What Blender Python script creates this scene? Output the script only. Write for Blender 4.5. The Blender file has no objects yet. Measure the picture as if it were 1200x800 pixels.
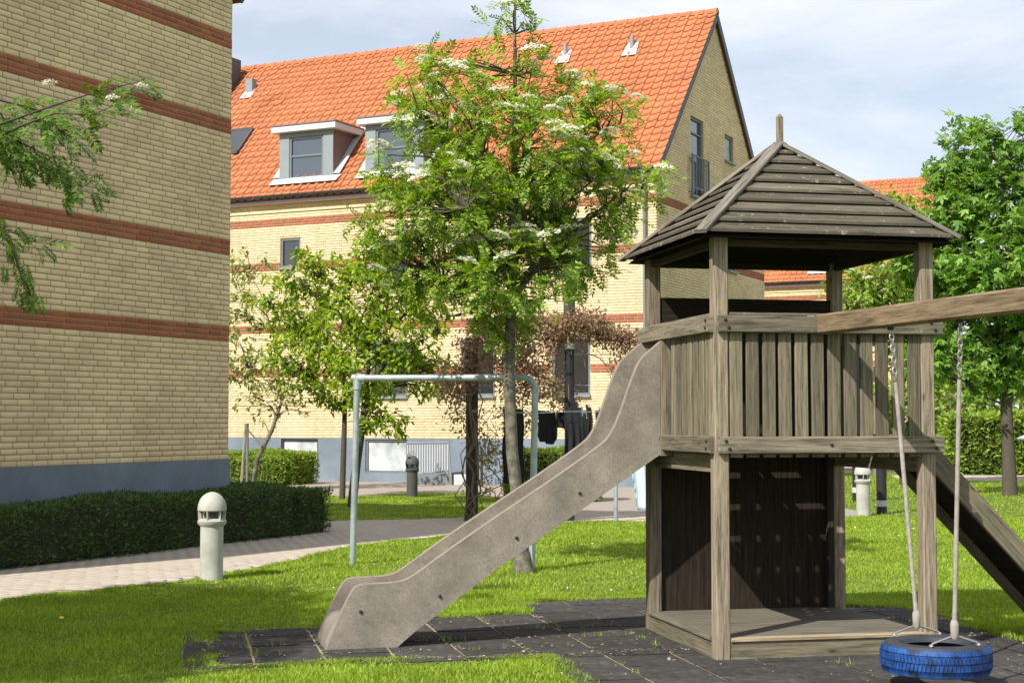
import bpy, math, random
import numpy as np
from mathutils import Vector, Matrix

R = math.radians
random.seed(7)
rng = np.random.default_rng(11)
scene = bpy.context.scene
COL = scene.collection

# ------------------------------------------------------------------ camera, sky, sun, exposure
EYE = 1.5
PITCH = math.atan(93 / 1800)
cam_d = bpy.data.cameras.new("camera")
cam_d.sensor_width = 36
cam_d.lens = 54
cam_d.clip_end = 2000
cam = bpy.data.objects.new("camera", cam_d)
cam.location = (0, 0, EYE)
cam.rotation_euler = (math.pi / 2 + PITCH, 0, 0)
COL.objects.link(cam)
scene.camera = cam

SUN_EL = R(44)
SUN_AZ = R(40)            # light travels towards this heading, clockwise from +Y
w = bpy.data.worlds.new("World")
scene.world = w
w.use_nodes = True
nt = w.node_tree
nt.nodes.clear()
out = nt.nodes.new("ShaderNodeOutputWorld")
bg = nt.nodes.new("ShaderNodeBackground")
bg.inputs[1].default_value = 0.1
sky = nt.nodes.new("ShaderNodeTexSky")
sky.sky_type = 'NISHITA'
sky.sun_disc = False
sky.sun_elevation = SUN_EL
sky.sun_rotation = SUN_AZ + math.pi
sky.air_density = 1.0
sky.dust_density = 1.5
tc = nt.nodes.new("ShaderNodeTexCoord")
mp = nt.nodes.new("ShaderNodeMapping")
mp.inputs['Scale'].default_value = (1.6, 1.6, 5.0)
mp.inputs['Location'].default_value = (0.3, 0.2, 0.4)
nz = nt.nodes.new("ShaderNodeTexNoise")
nz.inputs['Scale'].default_value = 2.2
nz.inputs['Detail'].default_value = 7
nz.inputs['Roughness'].default_value = 0.55
nz.inputs['Distortion'].default_value = 0.3
rp = nt.nodes.new("ShaderNodeValToRGB")
rp.color_ramp.elements[0].position = 0.36
rp.color_ramp.elements[0].color = (0.42, 0.42, 0.42, 1)
rp.color_ramp.elements[1].position = 0.62
rp.color_ramp.elements[1].color = (0.92, 0.92, 0.92, 1)
mx = nt.nodes.new("ShaderNodeMixRGB")
mx.inputs[2].default_value = (7.4, 7.6, 8.1, 1)
L = nt.links.new
L(tc.outputs['Generated'], mp.inputs[0]); L(mp.outputs[0], nz.inputs['Vector'])
L(nz.outputs['Fac'], rp.inputs[0]); L(rp.outputs[0], mx.inputs[0])
L(sky.outputs[0], mx.inputs[1]); L(mx.outputs[0], bg.inputs[0]); L(bg.outputs[0], out.inputs[0])

sun_d = bpy.data.lights.new("sun", 'SUN')
sun_d.energy = 5.0
sun_d.angle = R(0.53)
sun_d.color = (1.0, 0.95, 0.86)
sun = bpy.data.objects.new("sun", sun_d)
light_dir = Vector((math.sin(SUN_AZ) * math.cos(SUN_EL), math.cos(SUN_AZ) * math.cos(SUN_EL), -math.sin(SUN_EL)))
sun.rotation_euler = light_dir.to_track_quat('-Z', 'Y').to_euler()
sun.location = (-20, -30, 40)
COL.objects.link(sun)
scene.view_settings.view_transform = 'Standard'
scene.view_settings.look = 'None'
scene.view_settings.exposure = 0.5
scene.view_settings.gamma = 1
scene.render.engine = 'CYCLES'
scene.cycles.max_bounces = 6
scene.cycles.transparent_max_bounces = 6

# ------------------------------------------------------------------ helpers: objects
def link(name, data, parent=None, loc=(0, 0, 0), rz=0):
    o = bpy.data.objects.new(name, data)
    o.location = loc
    o.rotation_euler = (0, 0, rz)
    if parent: o.parent = parent
    COL.objects.link(o)
    return o

def tag(o, label=None, cat=None, group=None, kind=None):
    if label: o['label'] = label
    if cat: o['category'] = cat
    if group: o['group'] = group
    if kind: o['kind'] = kind
    return o

def empty(name, loc, rz=0, label=None, cat=None, group=None, parent=None):
    o = link(name, None, parent, loc, rz)
    o.empty_display_size = 0.2
    return tag(o, label, cat, group)

def copy_tree(o, parent=None):
    c = o.copy(); COL.objects.link(c)
    if parent: c.parent = parent
    for ch in list(o.children): copy_tree(ch, c)
    return c

# ------------------------------------------------------------------ helpers: materials
def newmat(name):
    m = bpy.data.materials.new(name); m.use_nodes = True
    t = m.node_tree; b = t.nodes['Principled BSDF']
    return m, t, b

def node(t, kind, **kw):
    n = t.nodes.new(kind)
    for k, v in kw.items():
        if k in n.inputs: n.inputs[k].default_value = v
        else: setattr(n, k, v)
    return n

def ramp(t, cols, pos=None):
    r = t.nodes.new("ShaderNodeValToRGB")
    n = len(cols)
    while len(r.color_ramp.elements) < n: r.color_ramp.elements.new(0.5)
    for i, c in enumerate(cols):
        e = r.color_ramp.elements[i]
        e.position = pos[i] if pos else i / (n - 1)
        e.color = (*c, 1)
    return r

def island_random(t):
    g = node(t, "ShaderNodeNewGeometry"); oi = node(t, "ShaderNodeObjectInfo")
    a = node(t, "ShaderNodeMath", operation='ADD'); f = node(t, "ShaderNodeMath", operation='FRACT')
    t.links.new(g.outputs['Random Per Island'], a.inputs[0]); t.links.new(oi.outputs['Random'], a.inputs[1])
    t.links.new(a.outputs[0], f.inputs[0])
    return f.outputs[0]

def bump(t, b, src, strength=0.3, dist=0.01):
    n = node(t, "ShaderNodeBump"); n.inputs['Strength'].default_value = strength; n.inputs['Distance'].default_value = dist
    t.links.new(src, n.inputs['Height']); t.links.new(n.outputs[0], b.inputs['Normal'])

def mat_wood(name, dark, light, spots=0.0, rough=0.85, tint=(0.17, 0.175, 0.11), tintf=0.3, grain=45):
    dark = tuple(c * 0.68 for c in dark); light = tuple(c * 1.12 for c in light)
    m, t, b = newmat(name); K = t.links.new
    uv = node(t, "ShaderNodeUVMap"); uv.uv_map = 'UVMap'
    mp = node(t, "ShaderNodeMapping"); mp.inputs['Scale'].default_value = (2.2, grain, 1)
    K(uv.outputs[0], mp.inputs[0])
    oi = node(t, "ShaderNodeObjectInfo")
    n1 = node(t, "ShaderNodeTexNoise", Scale=1.0, Detail=6, Roughness=0.65, Distortion=0.4)
    K(mp.outputs[0], n1.inputs['Vector'])
    n2 = node(t, "ShaderNodeTexNoise", Scale=3.0, Detail=4)
    tco = node(t, "ShaderNodeTexCoord"); K(tco.outputs['Object'], n2.inputs['Vector'])
    r = ramp(t, [dark, tuple((a + c) / 2 for a, c in zip(dark, light)), light], [0.39, 0.5, 0.62])
    mp3 = node(t, "ShaderNodeMapping"); mp3.inputs['Scale'].default_value = (7, grain * 4.5, 1); K(uv.outputs[0], mp3.inputs[0])
    n3 = node(t, "ShaderNodeTexNoise", Scale=1.0, Detail=5, Roughness=0.7); K(mp3.outputs[0], n3.inputs['Vector'])
    av = node(t, "ShaderNodeMixRGB"); av.inputs[0].default_value = 0.42; K(n1.outputs['Fac'], av.inputs[1]); K(n3.outputs['Fac'], av.inputs[2])
    K(av.outputs[0], r.inputs[0])
    mxx = node(t, "ShaderNodeMixRGB", blend_type='MIX'); mxx.inputs[2].default_value = (*tint, 1)
    mm = node(t, "ShaderNodeMath", operation='MULTIPLY'); mm.inputs[1].default_value = tintf
    K(n2.outputs['Fac'], mm.inputs[0]); K(mm.outputs[0], mxx.inputs[0]); K(r.outputs[0], mxx.inputs[1])
    # board to board value
    hs = node(t, "ShaderNodeHueSaturation")
    mr = node(t, "ShaderNodeMapRange"); mr.inputs['To Min'].default_value = 0.66; mr.inputs['To Max'].default_value = 1.18
    K(oi.outputs['Random'], mr.inputs[0]); K(mr.outputs[0], hs.inputs['Value']); K(mxx.outputs[0], hs.inputs['Color'])
    last = hs.outputs[0]
    if spots:
        v = node(t, "ShaderNodeTexNoise", Scale=13.0, Detail=5, Roughness=0.75); K(tco.outputs['Object'], v.inputs['Vector'])
        rr = ramp(t, [(0, 0, 0), (1, 1, 1)], [0.60, 0.68]); K(v.outputs['Fac'], rr.inputs[0])
        sm = node(t, "ShaderNodeMixRGB"); sm.inputs[2].default_value = (0.42, 0.42, 0.36, 1)
        ml = node(t, "ShaderNodeMath", operation='MULTIPLY'); ml.inputs[1].default_value = spots
        K(rr.outputs[0], ml.inputs[0]); K(ml.outputs[0], sm.inputs[0]); K(last, sm.inputs[1]); last = sm.outputs[0]
    # knots
    vo = node(t, "ShaderNodeTexVoronoi", Scale=1.0); mk = node(t, "ShaderNodeMapping"); mk.inputs['Scale'].default_value = (2.2, 7, 1)
    K(uv.outputs[0], mk.inputs[0]); K(mk.outputs[0], vo.inputs['Vector'])
    kr = ramp(t, [(0.8, 0.8, 0.8), (0, 0, 0)], [0.02, 0.085]); K(vo.outputs['Distance'], kr.inputs[0])
    km = node(t, "ShaderNodeMixRGB"); km.inputs[2].default_value = (*[c * 0.45 for c in dark], 1)
    K(kr.outputs[0], km.inputs[0]); K(last, km.inputs[1]); last = km.outputs[0]
    K(last, b.inputs['Base Color']); b.inputs['Roughness'].default_value = rough
    b.inputs['Specular IOR Level'].default_value = 0.2
    bump(t, b, av.outputs[0], 0.8, 0.006)
    return m

def mat_noise(name, cols, scale=5, rough=0.8, bumpk=0.2, bscale=60, pos=None, metallic=0, spec=0.3, per_island=0.0, coord='Object', detail=5, bdist=0.005, weather=0, wscale=0.8):
    m, t, b = newmat(name); K = t.links.new
    tco = node(t, "ShaderNodeTexCoord")
    n = node(t, "ShaderNodeTexNoise", Scale=scale, Detail=detail, Roughness=0.6); K(tco.outputs[coord], n.inputs['Vector'])
    r = ramp(t, cols, pos); K(n.outputs['Fac'], r.inputs[0])
    last = r.outputs[0]
    if per_island:
        hs = node(t, "ShaderNodeHueSaturation"); mr = node(t, "ShaderNodeMapRange")
        mr.inputs['To Min'].default_value = 1 - per_island; mr.inputs['To Max'].default_value = 1 + per_island
        ir = island_random(t); K(ir, mr.inputs[0]); K(mr.outputs[0], hs.inputs['Value'])
        m2 = node(t, "ShaderNodeMapRange"); m2.inputs['To Min'].default_value = 0.5 - per_island * 0.06; m2.inputs['To Max'].default_value = 0.5 + per_island * 0.06
        mu = node(t, "ShaderNodeMath", operation='MULTIPLY'); mu.inputs[1].default_value = 7.31
        fr = node(t, "ShaderNodeMath", operation='FRACT'); K(ir, mu.inputs[0]); K(mu.outputs[0], fr.inputs[0]); K(fr.outputs[0], m2.inputs[0]); K(m2.outputs[0], hs.inputs['Hue'])
        K(last, hs.inputs['Color']); last = hs.outputs[0]
    if weather:
        gg = node(t, "ShaderNodeNewGeometry"); wn = node(t, "ShaderNodeTexNoise", Scale=wscale, Detail=7, Roughness=0.68); K(gg.outputs['Position'], wn.inputs['Vector'])
        wr = node(t, "ShaderNodeMapRange"); wr.inputs['From Min'].default_value = 0.3; wr.inputs['From Max'].default_value = 0.7
        wr.inputs['To Min'].default_value = 1 - weather; wr.inputs['To Max'].default_value = 1 + weather * .5
        wh = node(t, "ShaderNodeHueSaturation"); K(wn.outputs['Fac'], wr.inputs[0]); K(wr.outputs[0], wh.inputs['Value']); K(last, wh.inputs['Color']); last = wh.outputs[0]
    K(last, b.inputs['Base Color'])
    b.inputs['Roughness'].default_value = rough; b.inputs['Metallic'].default_value = metallic
    b.inputs['Specular IOR Level'].default_value = spec
    if bumpk:
        n2 = node(t, "ShaderNodeTexNoise", Scale=bscale, Detail=4); K(tco.outputs[coord], n2.inputs['Vector'])
        bump(t, b, n2.outputs['Fac'], bumpk, bdist)
    return m

def mat_leaf(name, c1, c2, c3=None, trans=0.4, rough=0.45, spec=0.35):
    m, t, b = newmat(name); K = t.links.new
    ir = island_random(t)
    cols = [c1, c2] + ([c3] if c3 else [])
    r = ramp(t, cols); K(ir, r.inputs[0])
    tco = node(t, "ShaderNodeTexCoord"); n = node(t, "ShaderNodeTexNoise", Scale=1.3, Detail=3); K(tco.outputs['Object'], n.inputs['Vector'])
    hs = node(t, "ShaderNodeHueSaturation"); mr = node(t, "ShaderNodeMapRange"); mr.inputs['To Min'].default_value = 0.65; mr.inputs['To Max'].default_value = 1.35
    K(n.outputs['Fac'], mr.inputs[0]); K(mr.outputs[0], hs.inputs['Value']); K(r.outputs[0], hs.inputs['Color'])
    K(hs.outputs[0], b.inputs['Base Color']); b.inputs['Roughness'].default_value = rough; b.inputs['Specular IOR Level'].default_value = spec
    tr = node(t, "ShaderNodeBsdfTranslucent")
    h2 = node(t, "ShaderNodeHueSaturation"); h2.inputs['Hue'].default_value = 0.485; h2.inputs['Saturation'].default_value = 1.1; h2.inputs['Value'].default_value = 1.5
    K(hs.outputs[0], h2.inputs['Color']); K(h2.outputs[0], tr.inputs[0])
    ms = node(t, "ShaderNodeMixShader"); ms.inputs[0].default_value = trans
    K(b.outputs[0], ms.inputs[1]); K(tr.outputs[0], ms.inputs[2]); K(ms.outputs[0], t.nodes['Material Output'].inputs[0])
    return m

def mat_glass(name, col=(0.05, 0.07, 0.09), rough=0.03):
    m, t, b = newmat(name)
    b.inputs['Base Color'].default_value = (*col, 1); b.inputs['Roughness'].default_value = rough
    b.inputs['Specular IOR Level'].default_value = 1.0; b.inputs['IOR'].default_value = 1.6
    n = node(t, "ShaderNodeTexNoise", Scale=1.2, Detail=2); tco = node(t, "ShaderNodeTexCoord")
    t.links.new(tco.outputs['Object'], n.inputs['Vector']); bump(t, b, n.outputs['Fac'], 0.05, 0.05)
    return m

M = {}
M['post'] = mat_wood('weathered_post_wood', (0.12, 0.095, 0.065), (0.38, 0.315, 0.23), tintf=0.15)
M['board'] = mat_wood('weathered_board_wood', (0.075, 0.065, 0.042), (0.235, 0.20, 0.14), tintf=0.28)
M['rail'] = mat_wood('weathered_rail_wood', (0.075, 0.064, 0.045), (0.235, 0.20, 0.15), spots=0.25, tintf=0.15)
M['roofwood'] = mat_wood('dark_roof_plank_wood', (0.045, 0.037, 0.027), (0.19, 0.16, 0.12), spots=0.6, tint=(0.07, 0.08, 0.05), grain=60)
M['hip'] = mat_wood('pale_hip_board_wood', (0.10, 0.088, 0.07), (0.30, 0.27, 0.225), tintf=0.05)
M['beam'] = mat_wood('brown_swing_beam_wood', (0.15, 0.10, 0.055), (0.36, 0.27, 0.17), tintf=0.08, grain=30)
M['shadedwood'] = mat_wood('shaded_brown_panel_wood', (0.008, 0.006, 0.004), (0.028, 0.019, 0.013), tintf=0.03)  # brown wood darkened further: shade under platform, roof and ramp is in the colour
M['deckwood'] = mat_wood('grey_deck_wood', (0.085, 0.075, 0.058), (0.19, 0.17, 0.135), tintf=0.15)
M['nosing'] = mat_wood('pale_nosing_wood', (0.25, 0.19, 0.115), (0.46, 0.37, 0.25), tintf=0.1)
M['slide'] = mat_noise('speckled_slide_concrete', [(0.185, 0.163, 0.132), (0.25, 0.222, 0.183), (0.31, 0.28, 0.235)], scale=90, rough=0.75, bumpk=0.35, bscale=190, pos=[0.30, 0.52, 0.72], detail=9, bdist=0.003, weather=0.42, wscale=4.0)
M['slide_edge'] = mat_noise('worn_slide_edge', [(0.15, 0.125, 0.10), (0.27, 0.23, 0.19)], scale=14, rough=0.7, bumpk=0.2)
M['slide_bed'] = mat_noise('polished_slide_bed', [(0.16, 0.14, 0.12), (0.24, 0.21, 0.18)], scale=6, rough=0.45)
M['yellow'] = mat_noise('yellow_brick', [(0.65, 0.505, 0.30), (0.75, 0.60, 0.385)], scale=7, rough=0.9, bumpk=0.4, bscale=90, per_island=0.09, coord='Object', weather=0.2)
M['red'] = mat_noise('red_brick', [(0.28, 0.095, 0.05), (0.37, 0.13, 0.068)], scale=7, rough=0.9, bumpk=0.4, bscale=90, per_island=0.13, weather=0.2)
M['mortar'] = mat_noise('mortar', [(0.36, 0.26, 0.13), (0.46, 0.345, 0.195)], scale=12, rough=0.95, bumpk=0.3)
M['mortarlit'] = mat_noise('sunlit_pale_mortar', [(0.40, 0.315, 0.185), (0.50, 0.40, 0.25)], scale=12, rough=0.95, bumpk=0.3)  # lighter copy of mortar, sunlight on the long house put into its colour
M['plinth'] = mat_noise('blue_grey_render', [(0.16, 0.195, 0.24), (0.205, 0.245, 0.295)], scale=2.5, rough=0.9, bumpk=0.5, bscale=110, weather=0.28)
M['tile'] = mat_noise('orange_clay_tile', [(0.42, 0.135, 0.052), (0.48, 0.165, 0.066)], scale=3, rough=0.65, bumpk=0.1, per_island=0.05, weather=0.25)
M['tiledark'] = mat_noise('roofing_underlay', [(0.22, 0.07, 0.03), (0.28, 0.09, 0.04)], scale=3, rough=0.9)
M['zinc'] = mat_noise('grey_zinc', [(0.20, 0.23, 0.245), (0.27, 0.30, 0.315)], scale=3, rough=0.55, bumpk=0.05, metallic=0.2)
M['zincbrown'] = mat_noise('brown_zinc', [(0.17, 0.115, 0.105), (0.22, 0.155, 0.14)], scale=3, rough=0.6, bumpk=0.05)
M['white'] = mat_noise('white_paint', [(0.54, 0.53, 0.51), (0.66, 0.65, 0.63)], scale=4, rough=0.55, bumpk=0.05)
M['lead'] = mat_noise('pale_lead_flashing', [(0.36, 0.37, 0.38), (0.52, 0.53, 0.54)], scale=6, rough=0.6, bumpk=0.2, bscale=15)
M['gutter'] = mat_noise('dark_gutter', [(0.06, 0.065, 0.07), (0.10, 0.105, 0.11)], scale=4, rough=0.5, metallic=0.3)
M['frame'] = mat_noise('grey_window_frame', [(0.12, 0.14, 0.155), (0.18, 0.20, 0.22)], scale=5, rough=0.5, bumpk=0.03)
M['darkframe'] = mat_noise('dark_window_frame', [(0.035, 0.04, 0.045), (0.06, 0.065, 0.07)], scale=5, rough=0.5, bumpk=0.03)
M['glass'] = mat_glass('window_glass')
M['glassdark'] = mat_glass('dark_window_glass', (0.02, 0.022, 0.025), 0.05)
M['frosted'] = mat_noise('pale_frosted_pane', [(0.24, 0.28, 0.30), (0.55, 0.58, 0.58)], scale=1.6, rough=0.35, bumpk=0.05, pos=[0.35, 0.6])
M['galv'] = mat_noise('galvanised_steel', [(0.30, 0.35, 0.37), (0.44, 0.50, 0.52)], scale=7, rough=0.45, bumpk=0.08, metallic=0.45, pos=[0.35, 0.65])
M['steel'] = mat_noise('bare_steel', [(0.35, 0.34, 0.33), (0.5, 0.49, 0.47)], scale=20, rough=0.35, metallic=0.8)
M['bolt'] = mat_noise('dark_bolt', [(0.03, 0.025, 0.02), (0.07, 0.055, 0.04)], scale=30, rough=0.5, metallic=0.5)
M['bollard'] = mat_noise('pale_bollard_paint', [(0.29, 0.29, 0.255), (0.42, 0.42, 0.375)], scale=5, rough=0.6, bumpk=0.15, bscale=30, pos=[0.3, 0.6])
M['bollarddark'] = mat_noise('dark_bollard_paint', [(0.05, 0.052, 0.05), (0.09, 0.09, 0.085)], scale=5, rough=0.6)
M['black'] = mat_noise('black_steel', [(0.012, 0.012, 0.014), (0.03, 0.03, 0.034)], scale=6, rough=0.5, bumpk=0.05)
M['darkwood'] = mat_wood('dark_stained_post', (0.02, 0.016, 0.012), (0.07, 0.055, 0.04), tintf=0.1)
M['rope'] = mat_noise('worn_rope', [(0.13, 0.11, 0.095), (0.30, 0.275, 0.25), (0.42, 0.39, 0.36)], scale=22, rough=0.9, bumpk=0.6, bscale=120)
M['rubber'] = mat_noise('black_tyre_rubber', [(0.018, 0.02, 0.026), (0.05, 0.055, 0.07)], scale=14, rough=0.65, bumpk=0.1)
M['bluepaint'] = mat_noise('worn_blue_paint', [(0.014, 0.018, 0.028), (0.010, 0.045, 0.17), (0.016, 0.085, 0.30)], scale=16, rough=0.6, bumpk=0.3, bscale=60, pos=[0.36, 0.48, 0.68], detail=10)
M['mat'] = mat_noise('rubber_safety_tile', [(0.024, 0.023, 0.022), (0.048, 0.045, 0.042), (0.10, 0.092, 0.08)], scale=11, rough=0.95, bumpk=0.6, bscale=180, per_island=0.22, pos=[0.3, 0.55, 0.78], detail=9)
M['joint'] = mat_noise('dry_joint_debris', [(0.20, 0.165, 0.105), (0.42, 0.35, 0.24)], scale=25, rough=1, bumpk=0.6)
M['paver'] = mat_noise('pale_concrete_paver', [(0.33, 0.285, 0.235), (0.44, 0.385, 0.325)], scale=9, rough=0.9, bumpk=0.3, bscale=120, per_island=0.07)
M['paverjoint'] = mat_noise('paver_joint_sand', [(0.22, 0.19, 0.165), (0.33, 0.29, 0.25)], scale=15, rough=1, bumpk=0.4)
M['bark'] = mat_noise('grey_bark', [(0.055, 0.05, 0.038), (0.15, 0.14, 0.11), (0.27, 0.25, 0.15)], scale=13, rough=0.9, bumpk=0.7, bscale=35, pos=[0.3, 0.55, 0.8])
M['barkdark'] = mat_noise('dark_bark', [(0.045, 0.038, 0.028), (0.11, 0.095, 0.07)], scale=14, rough=0.9, bumpk=0.7, bscale=35)
M['twig'] = mat_noise('brown_twig', [(0.10, 0.075, 0.045), (0.20, 0.16, 0.11)], scale=18, rough=0.9, bumpk=0.4)
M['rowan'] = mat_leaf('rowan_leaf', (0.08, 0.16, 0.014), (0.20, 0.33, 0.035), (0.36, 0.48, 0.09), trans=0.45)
M['rowanshade'] = mat_leaf('shaded_rowan_leaf', (0.035, 0.085, 0.01), (0.08, 0.16, 0.016), (0.17, 0.27, 0.03), trans=0.35)  # darker copy of the rowan leaf, crown shade put into its colour
M['cherry'] = mat_leaf('cherry_leaf', (0.11, 0.21, 0.02), (0.23, 0.36, 0.03), (0.40, 0.48, 0.07), trans=0.45)
M['varieg'] = mat_leaf('variegated_leaf', (0.13, 0.19, 0.03), (0.26, 0.33, 0.07), (0.52, 0.54, 0.27), trans=0.35)
M['maple'] = mat_leaf('maple_leaf', (0.07, 0.17, 0.025), (0.15, 0.30, 0.045), (0.29, 0.44, 0.10), trans=0.42)
M['elder'] = mat_leaf('elder_leaf', (0.14, 0.25, 0.04), (0.25, 0.38, 0.06), (0.38, 0.48, 0.11), trans=0.4)
M['creeper'] = mat_leaf('reddish_creeper_leaf', (0.19, 0.12, 0.075), (0.27, 0.22, 0.10), (0.44, 0.25, 0.21), trans=0.35)
M['creepergreen'] = mat_leaf('olive_creeper_leaf', (0.20, 0.20, 0.07), (0.32, 0.30, 0.12), (0.50, 0.46, 0.26), trans=0.35)
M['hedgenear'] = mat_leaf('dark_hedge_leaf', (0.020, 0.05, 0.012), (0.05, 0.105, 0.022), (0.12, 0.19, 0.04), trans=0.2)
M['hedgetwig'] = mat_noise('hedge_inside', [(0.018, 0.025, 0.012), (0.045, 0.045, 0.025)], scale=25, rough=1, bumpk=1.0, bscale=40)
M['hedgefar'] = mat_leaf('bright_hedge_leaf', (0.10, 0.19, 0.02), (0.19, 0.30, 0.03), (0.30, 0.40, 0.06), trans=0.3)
M['blossom'] = mat_leaf('cream_blossom', (0.66, 0.66, 0.50), (0.80, 0.80, 0.66), (0.86, 0.86, 0.78), trans=0.25, rough=0.7)
M['grass'] = mat_leaf('grass_blade', (0.10, 0.20, 0.010), (0.22, 0.35, 0.018), (0.42, 0.50, 0.08), trans=0.35, rough=0.5)
M['lawn'] = mat_noise('lawn_soil', [(0.05, 0.08, 0.010), (0.10, 0.145, 0.016), (0.16, 0.195, 0.03)], scale=3.5, rough=1, bumpk=0.8, bscale=45, pos=[0.3, 0.5, 0.72], detail=10, bdist=0.02)
M['daisy'] = mat_noise('daisy_white', [(0.75, 0.75, 0.72), (0.85, 0.85, 0.82)], scale=5)
M['dandelion'] = mat_noise('dandelion_yellow', [(0.75, 0.55, 0.03), (0.8, 0.6, 0.05)], scale=5)
M['redpin'] = mat_noise('red_plastic', [(0.6, 0.05, 0.02), (0.65, 0.07, 0.03)], scale=5)
M['bluepin'] = mat_noise('blue_plastic', [(0.05, 0.12, 0.45), (0.06, 0.14, 0.5)], scale=5)
M['blackcloth'] = mat_noise('black_cloth', [(0.010, 0.010, 0.013), (0.022, 0.022, 0.027)], scale=8, rough=0.95)
M['greycloth'] = mat_noise('grey_cloth', [(0.10, 0.11, 0.12), (0.17, 0.18, 0.19)], scale=8, rough=0.95)
M['bluecloth'] = mat_noise('pale_blue_cloth', [(0.42, 0.55, 0.66), (0.52, 0.64, 0.74)], scale=4, rough=0.95)
M['concrete'] = mat_noise('grey_concrete', [(0.14, 0.15, 0.16), (0.2, 0.21, 0.22)], scale=4, rough=0.9, bumpk=0.3)

# ------------------------------------------------------------------ helpers: meshes
class MB:
    def __init__(s, xf=None):
        s.v = []; s.f = []; s.uv = []; s.xf = xf
    def add(s, verts, faces, uvs=None):
        n = len(s.v)
        for p in verts:
            p = Vector(p)
            s.v.append(tuple(s.xf @ p) if s.xf else tuple(p))
        for k, f in enumerate(faces):
            s.f.append(tuple(n + i for i in f))
            s.uv.append(uvs[k] if uvs else [(0, 0)] * len(f))
    def beam(s, p, q, wd, th, up=(0, 0, 1), ch=0.004, twist=0):
        """chamfered bar from p to q; wd is measured across up, th along up"""
        p = Vector(p); q = Vector(q); d = (q - p); ln = d.length; d.normalize()
        up = Vector(up); up = (up - d * up.dot(d)).normalized(); sd = d.cross(up)
        if twist:
            rm = Matrix.Rotation(twist, 3, d); up = rm @ up; sd = rm @ sd
        a, b = wd / 2, th / 2; c = min(ch, a * 0.6, b * 0.6)
        ring = [(-a, -b + c), (-a + c, -b), (a - c, -b), (a, -b + c), (a, b - c), (a - c, b), (-a + c, b), (-a, b - c)]
        V = [p + sd * x + up * y for x, y in ring] + [q + sd * x + up * y for x, y in ring]
        o = random.random() * 50; o2 = random.random() * 50
        per = [0]
        for i in range(8):
            x0, y0 = ring[i]; x1, y1 = ring[(i + 1) % 8]; per.append(per[-1] + math.hypot(x1 - x0, y1 - y0))
        F = []; U = []
        for i in range(8):
            j = (i + 1) % 8
            F.append((i, j, 8 + j, 8 + i)); U.append([(o, o2 + per[i]), (o, o2 + per[i + 1]), (o + ln, o2 + per[i + 1]), (o + ln, o2 + per[i])])
        F.append(tuple(range(7, -1, -1))); U.append([(o + ring[i][0] * .3, o2 + ring[i][1]) for i in range(7, -1, -1)])
        F.append(tuple(range(8, 16))); U.append([(o + ring[i][0] * .3, o2 + ring[i][1]) for i in range(8)])
        s.add(V, F, U)
        return s
    def box(s, x0, x1, y0, y1, z0, z1, ch=0.003, axis=None):
        lens = [x1 - x0, y1 - y0, z1 - z0]
        ax = axis if axis is not None else lens.index(max(lens))
        cx, cy, cz = (x0 + x1) / 2, (y0 + y1) / 2, (z0 + z1) / 2
        if ax == 0: s.beam((x0, cy, cz), (x1, cy, cz), lens[1], lens[2], (0, 0, 1), ch)
        elif ax == 1: s.beam((cx, y0, cz), (cx, y1, cz), lens[0], lens[2], (0, 0, 1), ch)
        else: s.beam((cx, cy, z0), (cx, cy, z1), lens[0], lens[1], (0, 1, 0), ch)
        return s
    def tube(s, pts, rad, n=10, cap=True):
        pts = [Vector(p) for p in pts]
        if not hasattr(rad, '__len__'): rad = [rad] * len(pts)
        V = []; ref = None; ln = 0; U0 = []
        for i, p in enumerate(pts):
            d = (pts[min(i + 1, len(pts) - 1)] - pts[max(i - 1, 0)]).normalized()
            if ref is None:
                ref = Vector((1, 0, 0)) if abs(d.x) < 0.8 else Vector((0, 1, 0))
            ref = (ref - d * ref.dot(d)).normalized(); sd = d.cross(ref)
            if i: ln += (pts[i] - pts[i - 1]).length
            U0.append(ln)
            for k in range(n):
                a = 2 * math.pi * k / n
                V.append(p + (ref * math.cos(a) + sd * math.sin(a)) * rad[i])
        F = []; U = []
        for i in range(len(pts) - 1):
            for k in range(n):
                k2 = (k + 1) % n
                F.append((i * n + k, i * n + k2, (i + 1) * n + k2, (i + 1) * n + k))
                U.append([(U0[i], k * .02), (U0[i], (k + 1) * .02), (U0[i + 1], (k + 1) * .02), (U0[i + 1], k * .02)])
        if cap:
            F.append(tuple(range(n - 1, -1, -1))); U.append([(0, 0)] * n)
            m = (len(pts) - 1) * n
            F.append(tuple(range(m, m + n))); U.append([(0, 0)] * n)
        s.add(V, F, U)
        return s
    def lathe(s, prof, c=(0, 0, 0), n=32, closed=False):
        V = []; F = []
        for r, z in prof:
            for k in range(n):
                a = 2 * math.pi * k / n; V.append((c[0] + r * math.cos(a), c[1] + r * math.sin(a), c[2] + z))
        m = len(prof)
        for i in range(m if closed else m - 1):
            i2 = (i + 1) % m
            for k in range(n):
                k2 = (k + 1) % n; F.append((i * n + k, i * n + k2, i2 * n + k2, i2 * n + k))
        s.add(V, F)
        return s
    def poly(s, pts, thick, axis):
        """closed outline pts (3D) extruded by vector axis*thick"""
        a = Vector(axis) * thick; pts = [Vector(p) for p in pts]; n = len(pts)
        V = pts + [p + a for p in pts]
        F = [tuple(range(n)), tuple(range(2 * n - 1, n - 1, -1))] + [(i, i + n, (i + 1) % n + n, (i + 1) % n) for i in range(n)]
        s.add(V, F)
        return s
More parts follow.
